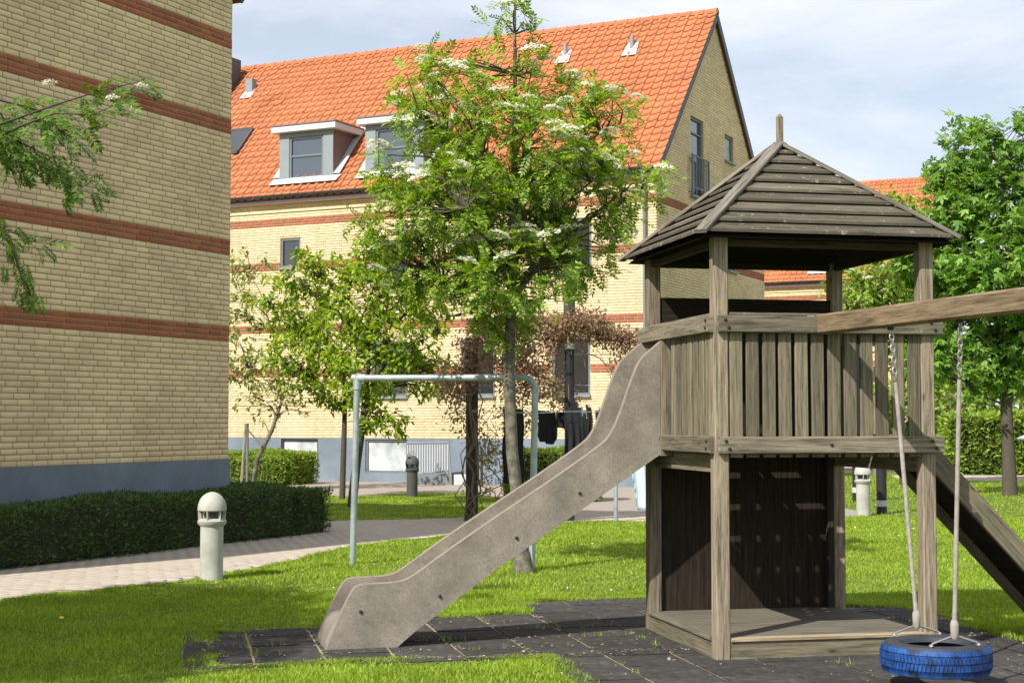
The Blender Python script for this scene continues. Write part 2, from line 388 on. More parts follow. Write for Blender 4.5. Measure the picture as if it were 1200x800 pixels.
    def build(s, name, mat, parent=None, smooth=False, loc=(0, 0, 0), rz=0, normals=True):
        me = bpy.data.meshes.new(name)
        me.from_pydata(s.v, [], s.f)
        uvl = me.uv_layers.new(name='UVMap')
        flat = [c for f in s.uv for p in f for c in p]
        uvl.data.foreach_set('uv', flat)
        for m_ in (mat if isinstance(mat, (list, tuple)) else [mat]): me.materials.append(m_)
        me.validate(); me.update()
        if normals:
            import bmesh
            bm = bmesh.new(); bm.from_mesh(me); bmesh.ops.recalc_face_normals(bm, faces=bm.faces); bm.to_mesh(me); bm.free()
        if smooth:
            me.polygons.foreach_set('use_smooth', [True] * len(me.polygons))
            try: me.set_sharp_from_angle(angle=R(38))
            except Exception: pass
        return link(name, me, parent, loc, rz)

def np_mesh(name, V, F, mat, parent=None, smooth=False):
    """V (n,3), F (m,k) arrays"""
    me = bpy.data.meshes.new(name)
    V = np.ascontiguousarray(V, dtype=np.float32); F = np.ascontiguousarray(F, dtype=np.int32)
    me.vertices.add(len(V)); me.vertices.foreach_set('co', V.ravel())
    k = F.shape[1]
    me.loops.add(F.size); me.loops.foreach_set('vertex_index', F.ravel())
    me.polygons.add(len(F)); me.polygons.foreach_set('loop_start', np.arange(0, F.size, k, dtype=np.int32))
    try: me.polygons.foreach_set('loop_total', np.full(len(F), k, dtype=np.int32))
    except Exception: pass
    me.materials.append(mat); me.update(calc_edges=True)
    if smooth: me.polygons.foreach_set('use_smooth', np.ones(len(F), dtype=bool))
    return link(name, me, parent)

def unit(a): return a / np.maximum(np.linalg.norm(a, axis=-1, keepdims=True), 1e-9)

def scatter(TV, TF, C, D, U, S):
    """template verts TV (k,3): x side, y along D, z along U"""
    C = np.asarray(C, float); D = unit(np.asarray(D, float)); U = np.asarray(U, float)
    U = unit(U - D * (U * D).sum(1, keepdims=True)); X = np.cross(D, U)
    S = np.broadcast_to(np.asarray(S, float), (len(C),))
    V = C[:, None, :] + S[:, None, None] * (TV[None, :, 0:1] * X[:, None, :] + TV[None, :, 1:2] * D[:, None, :] + TV[None, :, 2:3] * U[:, None, :])
    F = TF[None, :, :] + (np.arange(len(C)) * len(TV))[:, None, None]
    return V.reshape(-1, 3), F.reshape(-1, TF.shape[1])

def tpl_simple(wd=0.24, fold=0.08, droop=0.12):
    V = np.array([(0, 0, 0), (-wd, .45, fold), (-wd * .6, .78, fold * .3), (0, 1, -droop), (wd * .6, .78, fold * .3), (wd, .45, fold)])
    F = np.array([(0, 3, 2, 1), (0, 5, 4, 3)])
    return V, F

def tpl_pinnate(pairs=6, droop=0.22):
    V = []; F = []
    def leaflet(base, ang, ln, wd, dz):
        n = len(V); ca, sa = math.cos(ang), math.sin(ang)   # ang from +y
        dx, dy = sa, ca; px, py = ca, -sa
        for t, ww in ((0, 0), (.45, wd), (1, 0), (.45, -wd)):
            V.append((base[0] + dx * ln * t + px * ww, base[1] + dy * ln * t + py * ww, base[2] + dz * t))
        F.append((n, n + 1, n + 2, n + 3))
    for i in range(pairs):
        y = .2 + .72 * i / (pairs - 1); ln = .30 * (1 - .35 * abs(i / (pairs - 1) - .45)); z = -droop * y * y
        for sg in (-1, 1):
            leaflet((0, y, z), sg * R(58), ln, .06, -.05 + .05 * (i % 2))
    leaflet((0, .93, -droop * .86), 0, .26, .06, -.08)
    n = len(V); V += [(-.008, 0, 0), (.008, 0, 0), (.006, .93, -droop * .8), (-.006, .93, -droop * .8)]; F.append((n, n + 1, n + 2, n + 3))
    return np.array(V), np.array(F)

def tpl_maple():
    V = [(0, 0, 0)]; F = []
    for a, ln, wd in ((-105, .45, .12), (-52, .75, .15), (0, 1.0, .17), (52, .75, .15), (105, .45, .12)):
        ca, sa = math.cos(R(a)), math.sin(R(a)); n = len(V); b = (0, .12)
        for t, ww in ((.5, -wd), (1, 0), (.5, wd)):
            V.append((b[0] + sa * ln * t + ca * ww, b[1] + ca * ln * t - sa * ww, -.12 * t * t))
        F.append((0, n, n + 1, n + 2))
    return np.array(V), np.array(F)

def rand_dirs(n): return unit(rng.normal(size=(n, 3)))

# ------------------------------------------------------------------ trees
def pixel_free_blob(cx, cy, cz, rx, ry, rz): return (cx, cy, cz, rx, ry, rz)

def crown_points(blobs, n, inner=0.45):
    vol = np.array([b[3] * b[4] * b[5] for b in blobs]) ** 0.85
    k = rng.choice(len(blobs), size=n, p=vol / vol.sum())
    B = np.array(blobs)[k]
    r = rng.uniform(inner ** 2, 1, size=(n, 1)) ** 0.5
    D = rand_dirs(n)
    P = B[:, :3] + D * r * B[:, 3:6] * rng.uniform(0.85, 1.1, size=(n, 1))
    return P, D

def grow(name, base, trunk_pts, trunk_r, blobs, n_clump, leaf, leafmat, size, per, bark, label, group=None, limbs=16, droop=0.25, spread=0.12, twigs=True, axis_z=None, cat='tree', crown_name='crown', tilt=0.6, flowers=0, fsize=0.09, seed=1, flat=0.5):
    global rng
    rng = np.random.default_rng(seed); random.seed(seed)
    root = empty(name, base, 0, label, cat, group)
    bx = Vector(base)
    loc = lambda p: Vector(p) - bx
    mb = MB(); tp = [loc(p) for p in trunk_pts]
    mb.tube(tp, trunk_r, 12); mb.build('trunk', bark, root, smooth=True); mb = MB()
    P, D = crown_points(blobs, n_clump)
    P = P - np.array(base)
    # limbs from the trunk towards far clumps
    order = rng.permutation(n_clump)
    limb_pts = []
    T = np.array([tuple(p) for p in tp])
    def trunk_at(z):
        for i in range(len(tp) - 1):
            if tp[i + 1].z >= z: 
                f = (z - tp[i].z) / max(tp[i + 1].z - tp[i].z, 1e-6)
                return tp[i].lerp(tp[i + 1], min(max(f, 0), 1)), trunk_r[i] * (1 - f) + trunk_r[i + 1] * f
        return tp[-1], trunk_r[-1]
    zmin = (axis_z if axis_z is not None else P[:, 2].min() - 0.1)
    for i in order[:limbs]:
        e = Vector(P[i]); d = math.hypot(e.x - tp[-1].x, e.y - tp[-1].y)
        z0 = max(zmin, e.z - 0.75 * d - 0.1); s0, r0 = trunk_at(z0)
        m1 = s0.lerp(e, 0.4) + Vector((0, 0, 0.08 * d)) + Vector(rng.normal(size=3) * 0.05 * d)
        m2 = s0.lerp(e, 0.72) + Vector((0, 0, 0.07 * d)) + Vector(rng.normal(size=3) * 0.05 * d)
        rr = max(min(r0 * 0.5, 0.012 + 0.012 * d), 0.01)
        mb.tube([s0, m1, m2, e], [rr, rr * .7, rr * .45, rr * .2], 6)
        for f in np.linspace(0, 1, 8):
            q = s0.lerp(m1, f * 2) if f < .5 else m1.lerp(e, f * 2 - 1)
            limb_pts.append(tuple(q))
    limb_pts += [tuple(trunk_at(z)[0]) for z in np.linspace(zmin, tp[-1].z, 10)]
    LP = np.array(limb_pts)
    if twigs:
        for i in order[limbs:]:
            e = P[i]; dd = np.linalg.norm(LP - e, axis=1) + np.maximum(LP[:, 2] - e[2], 0) * 1.5
            q = LP[dd.argmin()]
            m = (q + e) / 2 + rng.normal(size=3) * 0.06 + np.array((0, 0, .04))
            mb.tube([q, m, e], [0.011, 0.008, 0.004], 4, cap=False)
    tag(mb.build('branches', M['barkdark'], root, smooth=True), kind='stuff')
    # leaves
    n = n_clump * per
    idx = np.repeat(np.arange(n_clump), per)
    outd = unit(D[idx] * 0.7 + np.array((0, 0, 0.35)))
    dirs = unit(outd * 0.55 + rand_dirs(n) * 0.8 + np.array((0, 0, -droop)))
    C = P[idx] + rand_dirs(n) * rng.uniform(0, spread, size=(n, 1)) 
    U = unit(rand_dirs(n) * flat + np.array((0, 0, 1.0)) + outd * tilt * .4)
    S = size * rng.uniform(0.65, 1.2, size=n)
    TV, TF = leaf
    V, F = scatter(TV, TF, C, dirs, U, S)
    np_mesh(crown_name, V, F, leafmat, root)
    return root, P, D

def flower_clusters(root, P, D, count, fsize, mat=None, pick=None, name='flower_cluster', zmin=-9):
    me = None
    sc = D[:, 2] * 0.8 + np.linalg.norm(P[:, :2] - P[:, :2].mean(0), axis=1) * 0.15 - D[:, 1] * 0.55 + rng.uniform(0, .8, len(P))
    sc[P[:, 2] < zmin] = -9
    idx = np.argsort(-sc)[:count]
    for j in idx:
        if me is None:
            n = 70; a = rng.uniform(0, 2 * math.pi, n); r = np.sqrt(rng.uniform(0, 1, n)) * fsize
            C = np.stack([r * np.cos(a), r * np.sin(a), .35 * fsize * (1 - (r / fsize) ** 2) + rng.normal(size=n) * .006], 1)
            TV = np.array([(-.5, 0, 0), (0, -.5, .15), (.5, 0, 0), (0, .5, .15)]); TF = np.array([(0, 1, 2, 3)])
            V, F = scatter(TV, TF, C, unit(rand_dirs(n) * np.array((1, 1, .2))), unit(rand_dirs(n) * .35 + np.array((0, 0, 1))), fsize * .33)
            o = np_mesh(name, V, F, mat or M['blossom'], root); me = o.data
        else:
            o = link(name, me, root)
        o.location = Vector(P[j]) + Vector((0, -0.02, 0.045)) + Vector(D[j] * 0.06)
        o.rotation_euler = (D[j][1] * -.3, D[j][0] * .3, random.uniform(0, 6))
        s = random.uniform(.7, 1.25); o.scale = (s, s, s)

# ------------------------------------------------------------------ ground
TA = Vector((1.312, 9.72, 0)); TROT = R(12)              # tower frame: corner post, rotation
ua = np.array((math.cos(TROT), math.sin(TROT))); wb = np.array((-math.sin(TROT), math.cos(TROT)))
def uw(P):
    d = P - np.array((TA.x, TA.y)); return d @ ua, d @ wb
def from_uw(u, w_): return np.array((TA.x, TA.y)) + ua * u + wb * w_

def sheet(name, pts, z, mat, thick=0.0):
    mb = MB()
    if thick: mb.poly([(x, y, z - thick) for x, y in pts], thick, (0, 0, 1))
    else: mb.add([(x, y, z) for x, y in pts], [tuple(range(len(pts)))])
    return tag(mb.build(name, mat, normals=bool(thick)), kind='structure')

tag(np_mesh('ground', np.array([(-600, -300, 0), (600, -300, 0), (600, 1200, 0), (-600, 1200, 0)]), np.array([(0, 1, 2, 3)]), M['lawn']), kind='structure')
PATH = [(-8.6, 6.0), (-7.2, 7.4), (-4.23, 12.79), (-3.5, 13.75), (-2.95, 14.6), (-2.35, 16.3), (-1.99, 17.9), (-1.45, 19.2), (-.74, 20.1), (0.0, 21.4), (.55, 22.3), (1.2, 22.75), (3.4, 23.3), (5.2, 24.0), (5.9, 24.9), (5.6, 27.0), (4.9, 29.5), (4.6, 33), (4.4, 34.1),
        (3.28, 34.7), (-22, 47), (-24, 43), (-4.2, 33.6), (-3.0, 28), (-2.97, 24.0), (-3.4, 21.8), (-3.2, 21.0), (-2.9, 20.3), (-4.1, 18.0), (-5.4, 15.9), (-9.3, 8.0)]
sheet('path', PATH, 0.004, M['paverjoint'])
LAWN2 = [(-2.97, 22.85), (-1.6, 23.3), (-.27, 24.0), (0.05, 26.5), (-.15, 29.5), (-.75, 31.6), (-2.4, 31.2), (-3.7, 30.4), (-3.75, 27), (-3.3, 24.2)]
sheet('lawn_patch', LAWN2, 0.010, M['lawn'])
FARPATH = [(5.5, 45.0), (30, 42.0), (60, 40), (60, 50), (30, 52), (5.5, 55)]
sheet('pavement', FARPATH, 0.004, M['paver'])

FARPATH2 = [(9.8, 38.6), (30, 37.0), (30, 41), (10.5, 42.8)]
sheet('pavement', FARPATH2, 0.004, M['paver'])

def inpoly(P, poly):
    x, y = P[:, 0], P[:, 1]; ins = np.zeros(len(P), bool); n = len(poly)
    for i in range(n):
        x0, y0 = poly[i]; x1, y1 = poly[(i + 1) % n]
        c = ((y0 > y) != (y1 > y)) & (x < (x1 - x0) * (y - y0) / (y1 - y0 + 1e-12) + x0)
        ins ^= c
    return ins

# pavers: rows laid along the path direction near the camera; beyond, the sheet shows joints by relief
PD = np.array((math.sin(R(31)), math.cos(R(31)))); PN = np.array((PD[1], -PD[0]))
cand = []
for i in range(-2, 75):
    for j in range(-30, 40):
        off = 0.105 if i % 2 else 0
        c = np.array((-6.6, 9.0)) + PD * (i * 0.105 * 1) * 1.0 + PN * (j * 0.21 + off - 1.0)
        cand.append(c)
for i in range(75, 175):
    for j in range(-30, 50):
        off = 0.105 if i % 2 else 0
        cand.append(np.array((-6.6, 9.0)) + PD * (i * 0.105) + PN * (j * 0.21 + off - 1.0))
cand = np.array(cand)
inset = inpoly(cand, PATH) & inpoly(cand + PN * .09, PATH) & inpoly(cand - PN * .09, PATH)
inset &= ~inpoly(cand, LAWN2)
cand = cand[inset]
vis = np.abs(cand[:, 0]) / cand[:, 1] < 0.345
key = np.where(vis & (cand[:, 1] > 12.3), cand[:, 1], 1e3 + cand[:, 1])
order = np.argsort(key); near = cand[order[:300]]; rest = cand[order[300:]]
pav_root = bpy.data.objects['path']
def paver_mb():
    a = 0.100; b_ = 0.0485; h = 0.012; c = .004
    V = [(-a, -b_, 0), (a, -b_, 0), (a, b_, 0), (-a, b_, 0), (-a, -b_, h - c), (a, -b_, h - c), (a, b_, h - c), (-a, b_, h - c), (-a + c, -b_ + c, h), (a - c, -b_ + c, h), (a - c, b_ - c, h), (-a + c, b_ - c, h)]
    F = [(0, 1, 5, 4), (1, 2, 6, 5), (2, 3, 7, 6), (3, 0, 4, 7), (4, 5, 9, 8), (5, 6, 10, 9), (6, 7, 11, 10), (7, 4, 8, 11), (8, 9, 10, 11)]
    return np.array(V), np.array(F)
PV, PF = paver_mb()
prot = math.atan2(PN[1], PN[0])
me0 = None
for c in near:
    if me0 is None:
        o = np_mesh('paver', PV, PF, M['paver'], pav_root); me0 = o.data
    else: o = link('paver', me0, pav_root)
    o.location = (c[0], c[1], 0.005 + random.uniform(-.0015, .0015)); o.rotation_euler = (0, 0, prot + random.uniform(-.006, .006))
C = np.c_[rest, np.full(len(rest), .005)]
V, F = scatter(PV, PF, C, np.tile((-math.sin(prot), math.cos(prot), 0), (len(C), 1)), np.tile((0, 0, 1.0), (len(C), 1)), 1.0)
tag(np_mesh('paver_field', V, F, M['paver'], pav_root), kind='stuff')

# rubber safety tiles
TS = 0.44
def tile_ok(u, w_):
    if u > 2.3 or u < -3.3: return False
    if u < -1.2: return (0.27 < w_ < 2.03) if u < -2.0 else (0.27 < w_ < 2.47)
    if u < -.67: return -1.9 < w_ < 2.47
    if u < 0.65: return -1.9 < w_ < 3.3
    return -1.9 < w_ < 2.47
mat_sheet_pts = [from_uw(*p) for p in [(-3.31, .27), (-1.11, .27), (-1.11, -3.3), (2.41, -3.3), (2.41, 2.47), (.65, 2.47), (.65, 3.35), (-.67, 3.35), (-.67, 2.47), (-1.99, 2.47), (-1.99, 2.03), (-3.31, 2.03)]]
sheet('soil', [tuple(p) for p in mat_sheet_pts], 0.004, M['joint'])
soil = bpy.data.objects['soil']
g = 0.0105; s2 = TS / 2 - g
mb = MB(); mb.box(-s2, s2, -s2, s2, 0, .008, ch=.003, axis=0); tile0 = None
for i in range(-6, 8):
    for j in range(-8, 8):
        u = -.67 + TS * (i + .5); w_ = .27 + TS * (j + .5)
        if not tile_ok(u, w_): continue
        p = from_uw(u, w_)
        if tile0 is None: tile0 = mb.build('rubber_tile', M['mat'], soil); o = tile0
        else: o = link('rubber_tile', tile0.data, soil)
        o.location = (p[0], p[1], .005 + random.uniform(-.002, .003)); o.rotation_euler = (random.uniform(-.006, .006), random.uniform(-.006, .006), TROT + random.uniform(-.006, .006))

# grass blades
MATPOLY = [tuple(p) for p in [from_uw(*p) for p in [(-3.12, .36), (-2.6, .33), (-1.9, .40), (-1.0, .33), (-1.05, -3.3), (2.33, -3.3), (2.25, .6), (2.36, 2.3), (1.6, 2.42), (.72, 2.5), (.6, 3.2), (0, 3.32), (-.55, 3.2), (-.72, 2.55), (-1.3, 2.42), (-2.0, 2.33), (-2.1, 1.93), (-2.7, 1.98), (-3.14, 1.86)]]]
def lawn_points(n, y0, y1, xk=0.36):
    y = np.sqrt(rng.uniform(y0 ** 2, y1 ** 2, n)); x = rng.uniform(-xk, xk, n) * y
    P = np.stack([x, y], 1)
    jit = P + rng.normal(size=P.shape) * 0.03
    bad = inpoly(jit, PATH) | inpoly(jit, MATPOLY) | inpoly(jit, FARPATH) | inpoly(jit, FARPATH2)
    lb = (P - np.array((-7.39, 12.55))) @ np.array((.899, -.438))
    bad |= (lb < .5) & (P[:, 1] < 22)
    return P[~bad]
def patch_points(n, poly):
    a = np.array(poly); P = rng.uniform(a.min(0), a.max(0), size=(n, 2)); return P[inpoly(P, poly)]
P1 = lawn_points(250000, 8.2, 13.5); P2 = lawn_points(230000, 13.5, 24); P3 = lawn_points(110000, 24, 46); P4 = patch_points(42000, LAWN2)
def edge_points(poly, n, sig):
    a = np.array(poly); b = np.roll(a, -1, 0); ln = np.linalg.norm(b - a, axis=1); k = rng.choice(len(a), size=n, p=ln / ln.sum())
    P = a[k] + (b - a)[k] * rng.uniform(0, 1, (n, 1)); w_ = .5 + .5 * np.sin(P[:, :1] * 7 + P[:, 1:] * 11)
    return P + rng.normal(size=(n, 2)) * sig * w_
P5 = np.vstack([edge_points(MATPOLY[:4] + MATPOLY[6:], 32000, .05), edge_points(PATH[2:13], 16000, .04)])
P5 = P5[(P5[:, 1] > 8.2)]; u5, w5 = uw(P5); P5 = P5[~((u5 > -1.0) & (u5 < 2.2) & (w5 < 2.3))]
P4 = np.vstack([P4, P5])
PP = np.vstack([P1, P2, P3, P4]); n = len(PP)
hh = np.r_[rng.uniform(.018, .048, len(P1)), rng.uniform(.02, .05, len(P2)), rng.uniform(.03, .06, len(P3)), rng.uniform(.025, .05, len(P4))]
tuft = 0.80 + 0.48 * np.sin(PP[:, 0] * 3.1 + 1.7 * np.sin(PP[:, 1] * 2.3)) * np.sin(PP[:, 1] * 2.7 + np.cos(PP[:, 0] * 1.9))
hh = hh * tuft
wd = np.clip(PP[:, 1] / 13.0, 0.9, 2.6) * 0.0042
a = rng.uniform(0, 2 * math.pi, n); lean = rng.normal(size=(n, 2)) * 0.45
b0 = np.c_[PP, np.full(n, .002)]
sd = np.c_[np.cos(a) * wd, np.sin(a) * wd, np.zeros(n)]
tip = b0 + np.c_[lean * hh[:, None], hh]
V = np.stack([b0 - sd, b0 + sd, tip], 1).reshape(-1, 3)
F = np.arange(3 * n).reshape(-1, 3)
tag(np_mesh('grass', V, F, M['grass']), 'short sunlit lawn grass around the rubber tiles and path', 'grass', kind='stuff')
# loose blades sprouting in the tile joints
sp = []
for k in range(420):
    i = random.randint(-6, 6); u = -.67 + TS * i + random.gauss(0, .012); w_ = random.uniform(-.5, 2.4)
    if random.random() < .5: u, w_ = random.uniform(-3.2, 2), .27 + TS * random.randint(0, 4) + random.gauss(0, .012)
    if tile_ok(u, w_) and not (-.1 < u < 1.5 and -.05 < w_ < 1.55) and (math.sin(u * 5 + w_ * 3) > .3): sp.append(from_uw(u, w_))
sp = np.repeat(np.array(sp), 5, 0) + rng.normal(size=(len(sp) * 5, 2)) * .014
n = len(sp); TV, TF = np.array([(-.06, 0, 0), (.06, 0, 0), (0, 1, 0)]), np.array([(0, 1, 2)])
V, F = scatter(TV, TF, np.c_[sp, np.full(n, .01)], unit(rng.normal(size=(n, 3)) * .5 + np.array((0, 0, 1))), rand_dirs(n), rng.uniform(.02, .055, n))
tag(np_mesh('weeds', V, F, M['grass']), 'small grass tufts sprouting in the joints of the rubber tiles', 'weeds', kind='stuff')
# dry litter on the tiles and along their edges
lt = np.vstack([edge_points(MATPOLY[:4] + MATPOLY[6:], 1500, .06), np.array([from_uw(rng.uniform(-3.1, 2.2), .27 + TS * rng.integers(0, 5) + rng.normal() * .02) for _ in range(500)]),
                np.array([from_uw(-.67 + TS * rng.integers(-5, 6) + rng.normal() * .02, rng.uniform(.3, 2.4)) for _ in range(400)]), np.array([from_uw(rng.uniform(-1, 2.3), rng.uniform(-1.2, 2.4)) for _ in range(260)])])
uu, ww = uw(lt); lt = lt[np.array([tile_ok(a_, b_) for a_, b_ in zip(uu, ww)]) & ~((uu > -.06) & (uu < 1.47) & (ww > -.06))]
V, F = scatter(np.array([(-.3, 0, 0), (.3, .1, .05), (.2, 1, .1), (-.2, .8, 0)]), np.array([(0, 1, 2, 3)]), np.c_[lt, np.full(len(lt), .02)], unit(rng.normal(size=(len(lt), 3)) * np.array((1, 1, .1))), unit(rng.normal(size=(len(lt), 3)) * .2 + np.array((0, 0, 1))), rng.uniform(.008, .024, len(lt)))
tag(np_mesh('leaf_litter', V, F, M['joint']), 'dry tan leaf litter on the rubber tiles', 'litter', kind='stuff')
# daisies and dandelions
def dots(name, n, y0, y1, mat, r, label):
    P = lawn_points(n, y0, y1, .34); n = len(P)
    cl = np.sin(P[:, 0] * 2.1 + 3) * np.sin(P[:, 1] * 1.3) > .15
    P = P[cl]; n = len(P)
    k = 6; TV = np.array([(math.cos(i * math.pi / 3), math.sin(i * math.pi / 3), 0) for i in range(6)]); TF = np.array([(0, 1, 2, 3), (0, 3, 4, 5)])
    V, F = scatter(TV, TF, np.c_[P, rng.uniform(.03, .05, n)], unit(rng.normal(size=(n, 3)) * np.array((1, 1, .3))), unit(rng.normal(size=(n, 3)) * .3 + np.array((0, -.3, 1))), r)
    tag(np_mesh(name, V, F, mat), label, 'flowers', kind='stuff')
dots('daisies', 420, 9, 26, M['daisy'], .0095, 'tiny white daisies scattered over the lawn')
dots('dandelions', 45, 11, 26, M['dandelion'], .02, 'small yellow dandelions scattered over the lawn')

# ------------------------------------------------------------------ brick buildings
BL, BH, CH = 0.240, 0.0667, 0.0667
def brick_tpl(ln=.228, h=.055, t=.008, c=.003):
    a = ln / 2; b_ = h / 2
    # local: x along wall, y outward (0..t), z up
    V = [(-a, 0, -b_), (a, 0, -b_), (a, 0, b_), (-a, 0, b_), (-a, t - c, -b_), (a, t - c, -b_), (a, t - c, b_), (-a, t - c, b_), (-a + c, t, -b_ + c), (a - c, t, -b_ + c), (a - c, t, b_ - c), (-a + c, t, b_ - c)]
    F = [(0, 1, 5, 4), (1, 2, 6, 5), (2, 3, 7, 6), (3, 0, 4, 7), (4, 5, 9, 8), (5, 6, 10, 9), (6, 7, 11, 10), (7, 4, 8, 11), (8, 9, 10, 11)]
    return np.array(V), np.array([f[::-1] for f in F])

def lay_bricks(wall, length, z0, ztop_fn, holes, bands, org, ax, nrm, world, want, e_vis=None):
    """bricks over a wall: org local origin, ax local unit along the wall, nrm local outward unit; world(local)->world point"""
    TV, TF = brick_tpl()
    rows = []
    nrow = int((max(ztop_fn(x) for x in np.linspace(0, length, 40)) - z0) / CH)
    offs = (0, .25, 0, .75)
    for r in range(nrow):
        z = z0 + (r + .5) * CH
        red = any(b0 <= r < b1 for b0, b1 in bands)
        x = -BL * (1 - offs[r % 4]) if offs[r % 4] else 0
        while x < length:
            x0, x1 = max(x, 0), min(x + BL, length); x += BL
            segs = [(x0, x1)]
            for hx0, hx1, hz0, hz1 in holes:
                if z + BH / 2 > hz0 + .01 and z - BH / 2 < hz1 - .01:
                    ns = []
                    for s0, s1 in segs:
                        if s1 <= hx0 or s0 >= hx1: ns.append((s0, s1)); continue
                        if s0 < hx0: ns.append((s0, hx0))
                        if s1 > hx1: ns.append((hx1, s1))
                    segs = ns
            for s0, s1 in segs:
                if s1 - s0 < .03: continue
                if z + BH / 2 > min(ztop_fn(s0), ztop_fn(s1)): continue
                rows.append((s0, s1, z, red))
    A = np.array([(a_, b_, c_, d_) for a_, b_, c_, d_ in rows], float)
    mid = (A[:, 0] + A[:, 1]) / 2
    Lc = np.array(org)[None, :] + np.array(ax)[None, :] * mid[:, None] + np.array((0, 0, 1.0))[None, :] * A[:, 2:3]
    W = np.array([tuple(world @ Vector(p)) for p in Lc])
    full = (A[:, 1] - A[:, 0]) > BL - .002
    dpt = W[:, 1]; px = W[:, 0] / dpt; pz = (W[:, 2] - EYE) / dpt
    vis = full & (px > -.338) & (px < .338) & (pz < .278) & (dpt > 1)
    if e_vis is not None: vis &= e_vis(px, pz)
    k = np.where(vis, dpt, 1e4); order = np.argsort(k)
    single = [i for i in order[:want] if vis[i]]
    rest = np.ones(len(A), bool); rest[single] = False
    sf = np.array(nrm)
    for isred, nm in ((0, 'brickwork'), (1, 'brick_band')):
        sel = rest & (A[:, 3] == isred)
        if not sel.any(): continue
        ln = (A[sel, 1] - A[sel, 0] - .012) / .228
        C_ = Lc[sel]; n = len(C_)
        Xv = np.array(ax)[None, None, :]; Nv = sf[None, None, :]
        jit = rng.uniform(-.0012, .0015, size=(n, 1, 1))
        V = C_[:, None, :] + TV[None, :, 0:1] * ln[:, None, None] * Xv + (TV[None, :, 1:2] + jit * (TV[None, :, 1:2] > 0)) * Nv + TV[None, :, 2:3] * np.array((0, 0, 1.0))[None, None, :]
        F = (TF[None] + (np.arange(n) * len(TV))[:, None, None]).reshape(-1, 4)
        tag(np_mesh(nm, V.reshape(-1, 3), F, M['red'] if isred else M['yellow'], wall), kind='stuff')
    mes = {}
    ang = math.atan2(ax[1], ax[0])
    # template has outward = +y; for ax=(1,0) outward is -y, so mirror
    cr = ax[0] * nrm[1] - ax[1] * nrm[0]
    TV2 = TV.copy(); TF2 = TF
    if cr < 0: TV2[:, 1] *= -1; TF2 = TF[:, ::-1]
    for i in single:
        rd = int(A[i, 3])
        if rd not in mes:
            o = np_mesh('brick', TV2, TF2, M['red'] if rd else M['yellow'], wall); mes[rd] = o.data
        else: o = link('brick', mes[rd], wall)
        o.location = Vector(Lc[i]) + Vector(nrm) * random.uniform(-.001, .0015); o.rotation_euler = (0, 0, ang)

def wall_mesh(name, parent, org, ax, nrm, length, z0, ztop_fn, holes, mat, th=.30, depth=.10):
    """a wall face with rectangular openings, reveals and a gable outline"""
    xs = sorted(set([0, length] + [h[0] for h in holes] + [h[1] for h in holes] + ([length / 2] if abs(ztop_fn(length / 2) - ztop_fn(0)) > .1 else [])))
    zs = sorted(set([z0] + [h[2] for h in holes] + [h[3] for h in holes]))
    org = Vector(org); ax = Vector(ax); nr = Vector(nrm); mb = MB()
    P = lambda x, z, d=0: org + ax * x + Vector((0, 0, z)) - nr * d
    for i in range(len(xs) - 1):
        xa, xb = xs[i], xs[i + 1]; xm = (xa + xb) / 2
        for j in range(len(zs)):
            za = zs[j]; zb = zs[j + 1] if j + 1 < len(zs) else None
            ta, tb = ztop_fn(xa), ztop_fn(xb)
            zc = zb if zb is not None else max(ta, tb) + 1
            if zb is not None and any(h[0] < xm < h[1] and h[2] < (za + zb) / 2 < h[3] for h in holes): continue
            if max(ta, tb) <= za + 1e-6: continue
            ring = [(xa, za), (xb, za), (xb, zc), (xa, zc)]; q2 = []
            g_ = lambda p: ta + (tb - ta) * (p[0] - xa) / (xb - xa) - p[1]
            for k in range(4):
                p, q_ = ring[k], ring[(k + 1) % 4]; gp, gq = g_(p), g_(q_)
                if gp >= 0: q2.append(p)
                if (gp >= 0) != (gq >= 0):
                    f = gp / (gp - gq); q2.append((p[0] + (q_[0] - p[0]) * f, p[1] + (q_[1] - p[1]) * f))
            if len(q2) < 3: continue
            mb.add([P(*p) for p in q2], [tuple(range(len(q2)))])
    for h in holes:
        a_, b_, c_, d_ = h
        for (x0, z0_, x1, z1_) in ((a_, c_, b_, c_), (b_, c_, b_, d_), (b_, d_, a_, d_), (a_, d_, a_, c_)):
            mb.add([P(x0, z0_), P(x1, z1_), P(x1, z1_, depth), P(x0, z0_, depth)], [(0, 1, 2, 3)])
    return mb.build(name, mat, parent, normals=False)

